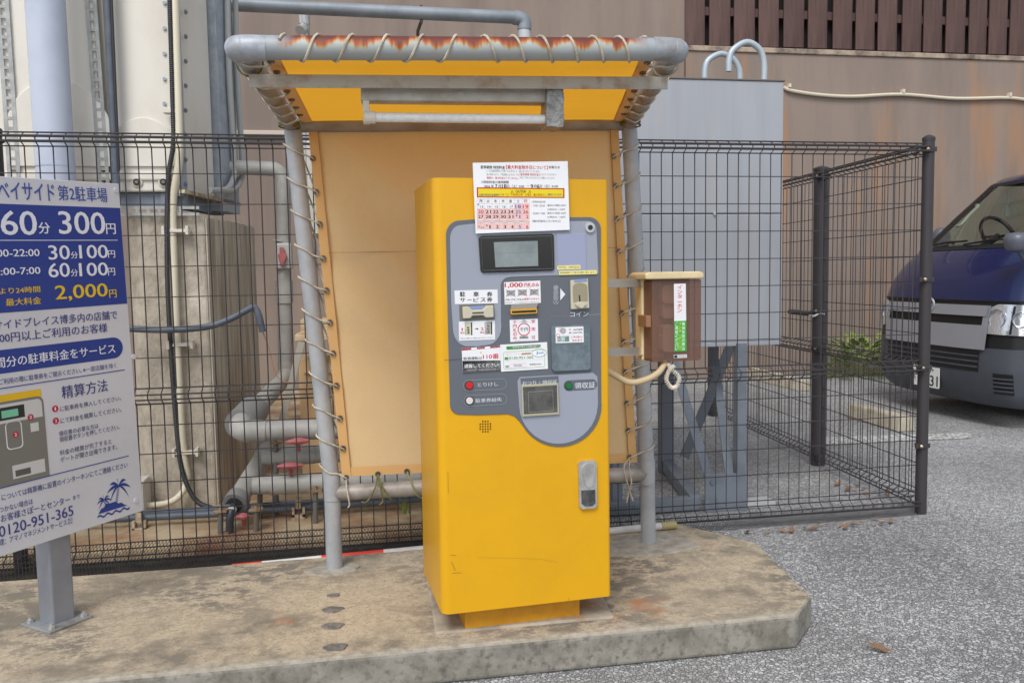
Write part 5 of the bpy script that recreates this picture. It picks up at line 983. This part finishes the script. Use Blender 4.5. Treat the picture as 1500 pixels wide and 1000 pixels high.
dkf = mat('frame_dark', srgb(112, 118, 126), .55)
a_ = oz(978, 682, .05); MB().box((a_.x-.04, a_.y, 0), (a_.x+.04, a_.y+.06, zb_-.02)).build('rear_leg', dkf, tk, bevel=.002); MB().bar(V((a_.x+.1, a_.y-.01, .1)), V((a_.x+.42, a_.y-.01, zb_-.03)), .06, .008, up=(0, 1, 0)).build('rear_brace', dkf, tk)
b_ = oz(1040, 752, .04); MB().bar(V((b_.x, 3.97, .05)), V((a_.x, a_.y, .05)), .06, .07).build('base_beam', fm, tk, bevel=.003); MB().box((oy(895, 745, 3.96).x, 3.965, .01), (b_.x+.02, 4.02, .075)).build('base_beam', fm, tk, bevel=.003)
MB().box((oy(1093, 750, 3.97).x, 3.96, .004), (oy(1140, 750, 3.97).x-.02, 4.06, .03)).build('base_foot', mat('pale_foot', srgb(190, 192, 192), .5), tk)
hk = mat('galv_hook', srgb(176, 188, 196), .4, .2)
for pts, Y in (([(1032, 122), (1033, 100), (1039, 87), (1057, 79), (1074, 87), (1083, 103), (1084, 124)], 4.25), ([(1067.5, 105), (1068, 88), (1074, 73), (1094, 62), (1112, 72), (1119, 92), (1119, 124)], 4.08)):
    MB().tube(smoothpts([oy(*p, Y) for p in pts], 5), .0152, 12).build('vent_hook', hk, tk, smooth=True)

# ------------------------------------------------------------------ brown wall, timber screen, cable
def wall_mat():
    m = mat('brown_render', srgb(144, 129, 118), .85, 0, srgb(128, 115, 106), 1.6, 1, .12, 90, stretch=(1.6, 1, .25))
    m = m.copy(); N = m.node_tree.nodes; L = m.node_tree.links; b = N['Principled BSDF']; src = b.inputs['Base Color'].links[0].from_socket
    tc = N.new('ShaderNodeTexCoord'); mp = N.new('ShaderNodeMapping'); mp.inputs['Scale'].default_value = (2.6, 1, .3); L.new(tc.outputs['Object'], mp.inputs[0])
    n = N.new('ShaderNodeTexNoise'); n.inputs['Scale'].default_value = 1.5; n.inputs['Detail'].default_value = 7; L.new(mp.outputs[0], n.inputs['Vector'])
    r = N.new('ShaderNodeMapRange'); r.inputs[1].default_value = .57; r.inputs[2].default_value = .72; L.new(n.outputs[0], r.inputs[0])
    sp = N.new('ShaderNodeSeparateXYZ'); L.new(tc.outputs['Object'], sp.inputs[0]); rx = N.new('ShaderNodeMapRange'); rx.inputs[1].default_value = 3.0; rx.inputs[2].default_value = 4.4; L.new(sp.outputs[0], rx.inputs[0])
    mu = N.new('ShaderNodeMath'); mu.operation = 'MULTIPLY'; L.new(r.outputs[0], mu.inputs[0]); L.new(rx.outputs[0], mu.inputs[1])
    hf = N.new('ShaderNodeMath'); hf.operation = 'MULTIPLY'; hf.inputs[1].default_value = .55; L.new(mu.outputs[0], hf.inputs[0])
    mx = N.new('ShaderNodeMix'); mx.data_type = 'RGBA'; L.new(hf.outputs[0], mx.inputs[0]); L.new(src, mx.inputs[6]); mx.inputs[7].default_value = (*srgb(176, 128, 88), 1); L.new(mx.outputs[2], b.inputs['Base Color']); return m
YW = 9.06; wmt = wall_mat(); xe = oy(1004, 60, YW).x
wl_ = thing('brown_wall', V((xe, YW, 0)), 'tall brown rendered wall with rust streaks closing off the car park', 'wall')
MB().box((xe+.004, YW, -.05), (16, YW+.4, oy(1200, 73, YW).z-.06)).build('lower_wall', wmt, wl_); MB().box((-9, YW+.003, -.05), (xe, YW+.4, 8)).build('upper_wall', wmt, wl_, bevel=.02)
MB().box((xe+.006, YW-.02, oy(1200, 73, YW).z-.058), (16, YW+.4, oy(1200, 73, YW).z)).build('coping', mat('coping', srgb(176, 158, 140), .85, c2=srgb(96, 84, 76), scale=5), wl_, bevel=.008)
MB().box((-9, YW-.05, oy(380, 200, YW).z), (oy(600, 200, YW).x, YW+.002, oy(380, 192, YW).z)).build('ledge', mat('ledge_pale', srgb(196, 186, 172), .8), wl_, bevel=.006)
scn = thing('timber_screen', V((xe+1, YW+.1, oy(1200, 73, YW).z)), 'dark brown timber plank screen standing on the brown wall', 'screen')
wood = mat('dark_plank', srgb(98, 74, 68), .75, 0, srgb(74, 54, 50), 5, 1, .2, 30, stretch=(3, 3, .25), rnd=.14)
px_pl = [(70, 157), (177, 265), (283, 370), (388, 472), (492, 577), (595, 675), (700, 780), (798, 877), (893, 972), (995, 1075), (1085, 1162), (1180, 1260), (1277, 1350), (1360, 1435), (1450, 1522)]
bot = [180, 183, 184, 188, 190, 194, 197, 200, 204, 208, 210, 213, 217, 220, 223]
pm = None
for i, ((u0, u1), v) in enumerate(zip(px_pl, bot)):
    x0, x1 = oy(980+u0/2.885, v/2.885, YW).x, oy(980+u1/2.885, v/2.885, YW).x; zz = oy(980+u0/2.885, v/2.885+.8, YW).z
    if pm is None: o = MB().box((-.11, -.012, 0), (.11, .012, 1.3)).build('plank', wood, scn, bevel=.004); pm = o
    else: o = link(pm.copy()); own(o, scn)
    o.location = ((x0+x1)/2, YW+.05+random.uniform(-.006, .006), zz-.01); o.scale = ((x1-x0)/.22, 1, 1); o.rotation_euler = (0, random.uniform(-.006, .006), 0)
for z_ in (.35, 1.0): MB().box((xe+.06, YW+.07, oy(1200, 73, YW).z+z_), (9, YW+.11, oy(1200, 73, YW).z+z_+.09)).build('rail', wood, scn)
MB().box((xe+.03, YW+.16, oy(1200, 73, YW).z), (9, YW+.18, oy(1200, 73, YW).z+1.3)).build('gap_dark_sheet', mat('gap_dark', srgb(40, 34, 34), .9), scn)  # added dark sheet so the gaps between the planks look dark
cb = MB().tube(smoothpts([oy(1148, 128, YW-.02), oy(1160, 133, YW-.03), oy(1200, 139, YW-.03), oy(1250, 141.5, YW-.03), oy(1320, 138.5, YW-.03), oy(1400, 144.5, YW-.03), oy(1476, 143.5, YW-.03), oy(1520, 148, YW-.03), oy(1600, 150, YW-.03)], 6), .019, 8).build('wall_cable', mat('cable_cream', srgb(214, 204, 182), .5), smooth=True); tag(cb, 'cream cable sagging between clips along the brown wall', 'cable')
for x, y in ((1154, 128), (1320, 136), (1476, 141)): p = oy(x, y, YW); MB().obox(p+V((-.014, -.055, -.01)), V((.028, 0, 0)), V((0, .055, 0)), V((0, 0, .04))).build('clip', mat('cable_cream', (1, 1, 1)), cb)

# ------------------------------------------------------------------ van
vn = thing('parked_van', V((5.6, 6.0, 0)), 'dark blue van with grey bumper and silver grille parked by the brown wall', 'van')
P0 = V((4.53, 6.20, 0)); _a = math.radians(89); vL = V((math.cos(_a), math.sin(_a), 0)); vB = V((math.sin(_a), -math.cos(_a), 0))
def W(b, l, z): return P0+vB*b+vL*l+V((0, 0, z))
PROF = [(.16, .10, .82), (.20, .04, .84), (.30, .01, .85), (.45, -.01, .86), (.60, 0, .865), (.78, .02, .87), (.95, .05, .87), (1.08, .10, .87), (1.2, .19, .865), (1.3, .29, .855), (1.36, .37, .845), (1.65, .66, .78), (1.92, .94, .70), (1.97, 1.02, .69), (2.01, 1.2, .68), (2.035, 1.6, .67), (2.04, 2.2, .67)]
def prof(z):
    for a_, b_ in zip(PROF, PROF[1:]):
        if a_[0] <= z <= b_[0]: t = (z-a_[0])/(b_[0]-a_[0]); return a_[1]+(b_[1]-a_[1])*t, a_[2]+(b_[2]-a_[2])*t
    return PROF[-1][1:]
def surf(u, z, off=0):
    b0, w_ = prof(z); n = 2.7; d = .22; s_ = min(1, abs(u)); b = b0+d*(1-(max(0, 1-s_**n))**(1/n)); p = W(b, u*w_, z)
    if off:
        t = surf(u+.01, z)-surf(u-.01, z) if abs(u) < .985 else vB*(1 if u > 0 else -1); v = surf(u, min(2.03, z+.01))-surf(u, max(.165, z-.01)); nn = v.cross(t).normalized()
        if nn.dot(vB) > 0 and abs(u) < .9: nn = -nn
        if abs(u) >= .9 and nn.dot(vL)*u < 0: nn = -nn
        p = p+nn*off
    return p
def patch(name, u0, u1, z0, z1, m, off=0, nu=24, nz=6, parent=vn, zf=None):
    mb = MB()
    for j in range(nz+1):
        for i in range(nu+1):
            u = u0+(u1-u0)*i/nu; z_ = z0+(z1-z0)*j/nz
            if zf: z_ = zf(u, j/nz)
            mb.v.append(surf(u, z_, off))
    mb.f = [[j*(nu+1)+i, (j+1)*(nu+1)+i, (j+1)*(nu+1)+i+1, j*(nu+1)+i+1] for j in range(nz) for i in range(nu)]
    return mb.build(name, m, parent, smooth=True)
blue = mat('van_blue', srgb(9, 27, 76), .18, .1, coat=.5, spec=.5); bmp = mat('bumper_grey', srgb(72, 76, 84), .55, c2=srgb(64, 68, 76), scale=6); silv = mat('silver_paint', srgb(168, 172, 180), .3, .5); blk = mat('van_black', srgb(22, 22, 24), .5)
glass = bpy.data.materials.new('van_glass'); glass.use_nodes = True; _n = glass.node_tree.nodes; _t = _n.new('ShaderNodeBsdfTransparent'); _t.inputs[0].default_value = (.72, .80, .76, 1); _g = _n.new('ShaderNodeBsdfGlossy'); _g.inputs['Roughness'].default_value = .02; _m = _n.new('ShaderNodeMixShader'); _m.inputs[0].default_value = .16
glass.node_tree.links.new(_t.outputs[0], _m.inputs[1]); glass.node_tree.links.new(_g.outputs[0], _m.inputs[2]); glass.node_tree.links.new(_m.outputs[0], _n['Material Output'].inputs[0])
patch('bumper', -1, 1, .16, .60, bmp, 0, 40, 8)
patch('bonnet', -1, 1, .945, 1.36, blue, 0, 40, 8); patch('front_panel', -1, 1, .58, .95, blk, -.004, 40, 5)
patch('roof', -1, 1, 1.92, 2.04, blue, 0, 40, 6)
for k in (-1, 1): patch('pillar', k, k*.90, 1.36, 1.92, blue, 0, 4, 6)
ws = patch('windscreen', -.9, .9, 1.37, 1.92, glass, 0, 30, 8); patch('windscreen_band', -.9, .9, 1.885, 1.92, blk, .002, 30, 1, ws); patch('cowl', -.93, .93, 1.34, 1.375, blk, .004, 30, 1)
patch('grille_garnish', -.69, .69, .585, .765, silv, .02, 24, 4); patch('grille_bar', -.70, .70, .83, .91, silv, .025, 24, 3)
patch('lower_grille', -.66, .66, .42, .575, blk, .004, 20, 2)
for z_ in (.45, .49, .53): patch('grille_slat', -.66, .66, z_, z_+.012, bmp, .010, 20, 1)
for u_ in (-.69, .69): patch('grille_end', u_-.03, u_+.03, .585, .91, silv, .018, 2, 4)
patch('bonnet_gap', -.97, .97, .94, .95, blk, .003, 40, 1)
em = MB().tube([surf(0, .90, .035)+vL*(.06*math.cos(t))+V((0, 0, .05*math.sin(t))) for t in [i*math.pi/10 for i in range(21)]], .009, 8).build('emblem_ring', chrome, vn, smooth=True)
lampm = mat('lamp_chrome', srgb(226, 230, 236), .08, .75, coat=1, bump=.5, bscale=14)
for k in (-1, 1):
    h = patch('headlight', k*.68, k*1.0, .70, .92, lampm, .012, 12, 5, vn, lambda u, t: (.70+.02*(1-abs(u)))+(.22+.0*abs(u))*t*(1 if abs(u) > .78 else .85+.15*(abs(u)-.7)/.08))
    for uu, rr_ in ((.79, .062), (.955, .05)):
        c = surf(k*uu, .815, .014); t_ = (surf(k*(uu+.02), .815)-surf(k*(uu-.02), .815)).normalized(); MB().tube([c+t_*(rr_*math.cos(a))+V((0, 0, rr_*1.1*math.sin(a))) for a in [i*math.pi/10 for i in range(21)]], .006, 6).build('reflector_ring', mat('reflector_dark', srgb(170, 174, 180), .2, .8), h, smooth=True)
    patch('lamp_divider', k*.90, k*.915, .71, .91, blk, .016, 1, 3, h)
    b = W(.42, k*.62, .83)
    # side: lower body, window, wheel
    def side(name, b0, b1, z0, z1, m, off=0, par=vn):
        mb = MB(); n = 8
        for j in range(5):
            z_ = z0+(z1-z0)*j/4; pb, w_ = prof(z_)
            for i in range(n+1): mb.v.append(W(max(b0, pb+.22 if i == 0 else b0)+(b1-max(b0, pb+.22 if i == 0 else b0))*i/n if i == 0 else (max(b0, pb+.22))+(b1-max(b0, pb+.22))*i/n, k*(w_+off), z_))
        mb.f = [[j*(n+1)+i, j*(n+1)+i+1, (j+1)*(n+1)+i+1, (j+1)*(n+1)+i] for j in range(4) for i in range(n)]
        return mb.build(name, m, par, smooth=True)
    side('side_panel', .3, 4.6, .62, 1.36, blue); side('side_sill', .3, 4.6, .2, .62, blue if k > 0 else blue, -.002); sw = side('side_window', .6, 1.75, 1.36, 1.92, glass); side('side_window', 1.85, 4.5, 1.36, 1.92, mat('dark_glass', srgb(30, 34, 38), .05), .0); side('door_pillar', 1.72, 1.88, 1.36, 1.92, blk, .002); side('roof_side', 1.2, 4.6, 1.92, 2.04, blue)
    c = W(.98, k*.86, .33); wh = MB().tube([c-vL*k*.17, c-vL*k*.01, c], [.33, .33, .30], 28).build('wheel', mat('tyre', srgb(34, 34, 36), .8), vn, smooth=True); MB().tube([c-vL*k*.02, c+vL*k*.005], .2, 20).build('wheel_rim', silv, wh, smooth=True)
    c = W(3.5, k*.86, .33); wh = MB().tube([c-vL*k*.17, c-vL*k*.01, c], [.33, .33, .30], 28).build('wheel', mat('tyre', (1, 1, 1)), vn, smooth=True); MB().tube([c-vL*k*.02, c+vL*k*.005], .2, 20).build('wheel_rim', silv, wh, smooth=True)
    if k < 0:
        m_ = W(.1, -.82, 1.375); MB().tube([surf(-.86, 1.2), m_-V((0, 0, .04))], .014, 8).tube(smoothpts([m_-V((0, 0, .075)), m_-V((0, 0, .06)), m_, m_+V((0, 0, .05)), m_+V((0, 0, .065))], 3), [.02, .04, .055, .065, .075, .08, .085, .085, .08, .07, .06, .045, .02], 14).build('corner_mirror', mat('mirror_grey', srgb(92, 96, 106), .35), vn, smooth=True)
    a_ = W(.85, k*.86, 1.42); m_ = W(.82, k*1.0, 1.47); MB().tube([a_, m_], .018, 8).tube(smoothpts([m_-V((0, 0, .1)), m_-V((0, 0, .06)), m_, m_+V((0, 0, .06)), m_+V((0, 0, .1))], 3), [.03, .05, .06, .07, .075, .078, .08, .078, .075, .07, .06, .05, .03], 14).build('door_mirror', mat('mirror_grey', srgb(92, 96, 106), .35), vn, smooth=True)
    patch('fog_vent', k*.80, k*.95, .27, .42, blk, .006, 5, 2)
    for z_ in (.29, .32, .35, .38): patch('vent_slat', k*.80, k*.95, z_, z_+.012, bmp, .014, 5, 1)
MB().obox(W(2.2, -.67, 2.035), vB*2.4, vL*1.34, V((0, 0, .006))).build('roof_rear', blue, vn); MB().obox(W(4.6, -.86, .2), vB*.05, vL*1.72, V((0, 0, 1.75))).build('tailgate', blue, vn); MB().obox(W(.5, -.8, .28), vB*4, vL*1.6, V((0, 0, .05))).build('floor_pan', blk, vn)
intm = mat('interior_grey', srgb(150, 152, 142), .8); MB().obox(W(.52, -.78, 1.05), vB*.45, vL*1.56, V((0, 0, .27))).build('dashboard', mat('dash_grey', srgb(92, 96, 94), .8), vn, bevel=.04)
for l in (-.42, .42): MB().obox(W(1.35, l-.25, .65), vB*.5, vL*.5, V((0, 0, .35))).obox(W(1.75, l-.23, .95), vB*.14, vL*.46, V((0, 0, .6))).build('seat', intm, vn, bevel=.04); MB().obox(W(1.78, l-.12, 1.58), vB*.1, vL*.24, V((0, 0, .18))).build('headrest', intm, vn, bevel=.03)
c = W(.9, .36, 1.46); e1 = vL; e2 = (vB*-.5+V((0, 0, .86))).normalized()
MB().tube([c+(e1*math.cos(t)+e2*math.sin(t))*.185 for t in [i*math.pi/12 for i in range(25)]], .016, 8).bar(c-e1*.18, c+e1*.18, .05, .02).tube([c, c+(vB*-.86+V((0, 0, -.5)))*.3], .03, 8).build('steering_wheel', blk, vn, smooth=True)
MB().tube(smoothpts([W(.78, .74, 1.57), W(.79, .69, 1.58), W(.86, .68, 1.66), W(.93, .66, 1.74), W(.94, .70, 1.75)], 4), .014, 8).build('grab_handle', mat('grab_cream', srgb(196, 194, 176), .6), vn, smooth=True)
for l0, l1 in ((.75, .1), (.1, -.6)): MB().tube([surf(l0, 1.37, .02), surf((l0+l1)/2, 1.395, .022), surf(l1, 1.40, .02)], .008, 6).build('wiper', blk, vn)
tg = MB().tube([W(1.05, .45, 1.86), W(1.05, .45, 1.74)], .002, 4).obox(W(1.05, .43, 1.64), vL*.04, vB*.02, V((0, 0, .1))).build('hanging_charm', mat('charm_white', srgb(215, 220, 210), .5), vn)
NPz = .32; c = surf(0, NPz, .018); VP = Plane((c.x, c.y, 0), 89+180)
VPn = Plane((c.x, c.y, 0), -91)
npl = MB().poly(VPn, rrect(-.165, NPz-.0825, .165, NPz+.0825, .01), -.006, 0).build('number_plate', mat('plate_white', srgb(226, 228, 224), .4), vn)
q = Print(VPn, .0012)
q.text('31', .055, NPz-.07, .15, NPz+.015, (30, 40, 36), .02, px=False); q.text('0*', .03, NPz+.035, .1, NPz+.07, (60, 70, 66), .01, px=False); q.text('ち', -.155, NPz-.035, -.125, NPz-.005, (40, 50, 46), .01, px=False); q.build(npl, 'plate_lettering')
# ------------------------------------------------------------------ wheel stops
stm = mat('stop_concrete', srgb(186, 178, 160), .9, c2=srgb(156, 146, 128), scale=6, bump=.3)
def stop(A, d, ln_, label):
    n = V((-d.y, d.x, 0)); mb = MB(); A = V((A.x, A.y, 0)); w0, w1, h = .075, .05, .115
    for s_ in (0, 1): mb.v += [A+d*ln_*s_-n*w0, A+d*ln_*s_+n*w0, A+d*(ln_*s_)+n*w1+V((0, 0, h)), A+d*(ln_*s_)-n*w1+V((0, 0, h))]
    mb.f = [(3, 2, 1, 0), (4, 5, 6, 7), (0, 1, 5, 4), (1, 2, 6, 5), (2, 3, 7, 6), (3, 0, 4, 7)]
    o = mb.build('wheel_stop', stm, None, bevel=.012); tag(o, label, 'wheel stop', 'concrete wheel stops on the car park')
A = oz(1335, 634, 0); B = oz(1256, 612, 0); d = (B-A).normalized(); stop(A+d*.05, d, (B-A).length, 'pale concrete wheel stop on the ground in front of the van')
A = oz(1180, 573, 0); stop(A, d, 1.2, 'pale concrete wheel stop farther back near the foot of the brown wall')
# ------------------------------------------------------------------ plants, leaves
leafm = mat('weed_green', srgb(104, 128, 52), .7, c2=srgb(140, 150, 70), scale=9)
def plant(name, p, r, h, n, lf, label):
    mb = MB()
    for _ in range(n):
        a_ = random.uniform(0, 6.28); rr_ = r*math.sqrt(random.random()); b_ = V((p.x+rr_*math.cos(a_), p.y+rr_*.6*math.sin(a_), p.z)); hh = h*random.uniform(.3, 1); l_ = lf*random.uniform(.6, 1.2); d_ = V((math.cos(a_), math.sin(a_), random.uniform(.1, .9))).normalized(); s_ = d_.cross(V((0, 0, 1))).normalized()*l_*.3; t_ = b_+V((0, 0, hh))
        mb.add([b_, b_+V((.004, 0, 0)), t_], [(0, 1, 2)]); mb.add([t_, t_+d_*l_*.5+s_, t_+d_*l_, t_+d_*l_*.5-s_], [(0, 1, 2, 3)])
    o = mb.build(name, leafm); tag(o, label, 'plant')
plant('weed_clump', oz(1262, 553, 0), .5, .42, 260, .12, 'green weedy plant at the foot of the brown wall behind the fence')
plant('weed_sprig', oy(594, 752, 3.95)*1.0, .02, .09, 14, .02, 'tiny green sprig growing under the lower canopy bar'); 
bed = MB().box((5.4, 8.75, -.02), (9, 9.06, .05)).build('planting_strip', mat('earth', srgb(130, 108, 88), .9, c2=srgb(100, 84, 70), scale=10, bump=.5)); bed['kind'] = 'structure'
lfm = mat('dead_leaf', srgb(150, 118, 88), .8, c2=srgb(112, 86, 66), scale=30, rnd=.25); lfo = None
where = [(1228, 708, 'in the fence corner'), (1243, 716, 0), (1256, 711, 0), (1268, 722, 0), (1290, 716, 0), (1300, 722, 0), (1160, 776, 0), (1192, 774, 0), (1238, 771, 0), (1250, 768, 0), (1292, 766, 0), (1305, 763, 0), (1125, 782, 0), (1095, 778, 0), (1288, 949, 'alone')]+[(1105+i*17+(i*37) % 11, 781-i*1.7-(i*53) % 7, 0) for i in range(12)]+[(1208+i*11, 690+i*5.5+(i*29) % 9, 0) for i in range(8)]
for i, (x, y, k) in enumerate(where):
    p = oz(x, y, .012); L_0 = .04
    if lfo is None:
        mb = MB(); pts = [(0, -.5, .1), (.14, -.3, .0), (.2, 0, .06), (.12, .3, .02), (0, .5, .16), (-.12, .3, .08), (-.2, 0, .16), (-.14, -.3, .08)]
        mb.add([V(q_) for q_ in pts]+[V((0, 0, -.02))], [(i_, (i_+1) % 8, 8) for i_ in range(8)]); o = mb.build('dead_leaf', lfm); lfo = o
    else: o = link(lfo.copy())
    s_ = random.uniform(.03, .055) if i < 15 else random.uniform(.015, .035); o.location = p; o.scale = (s_*1.3, s_*1.3, s_*1.2); o.rotation_euler = (random.uniform(-.3, .3), random.uniform(-.3, .3), random.uniform(0, 6.28))
    tag(o, 'single dry brown leaf lying alone on the gravel right of the island' if k == 'alone' else 'dry brown fallen leaf lying on the ground along the foot of the black fence', 'leaf', 'fallen leaves by the fence')
    if k == 'alone': del o['group']
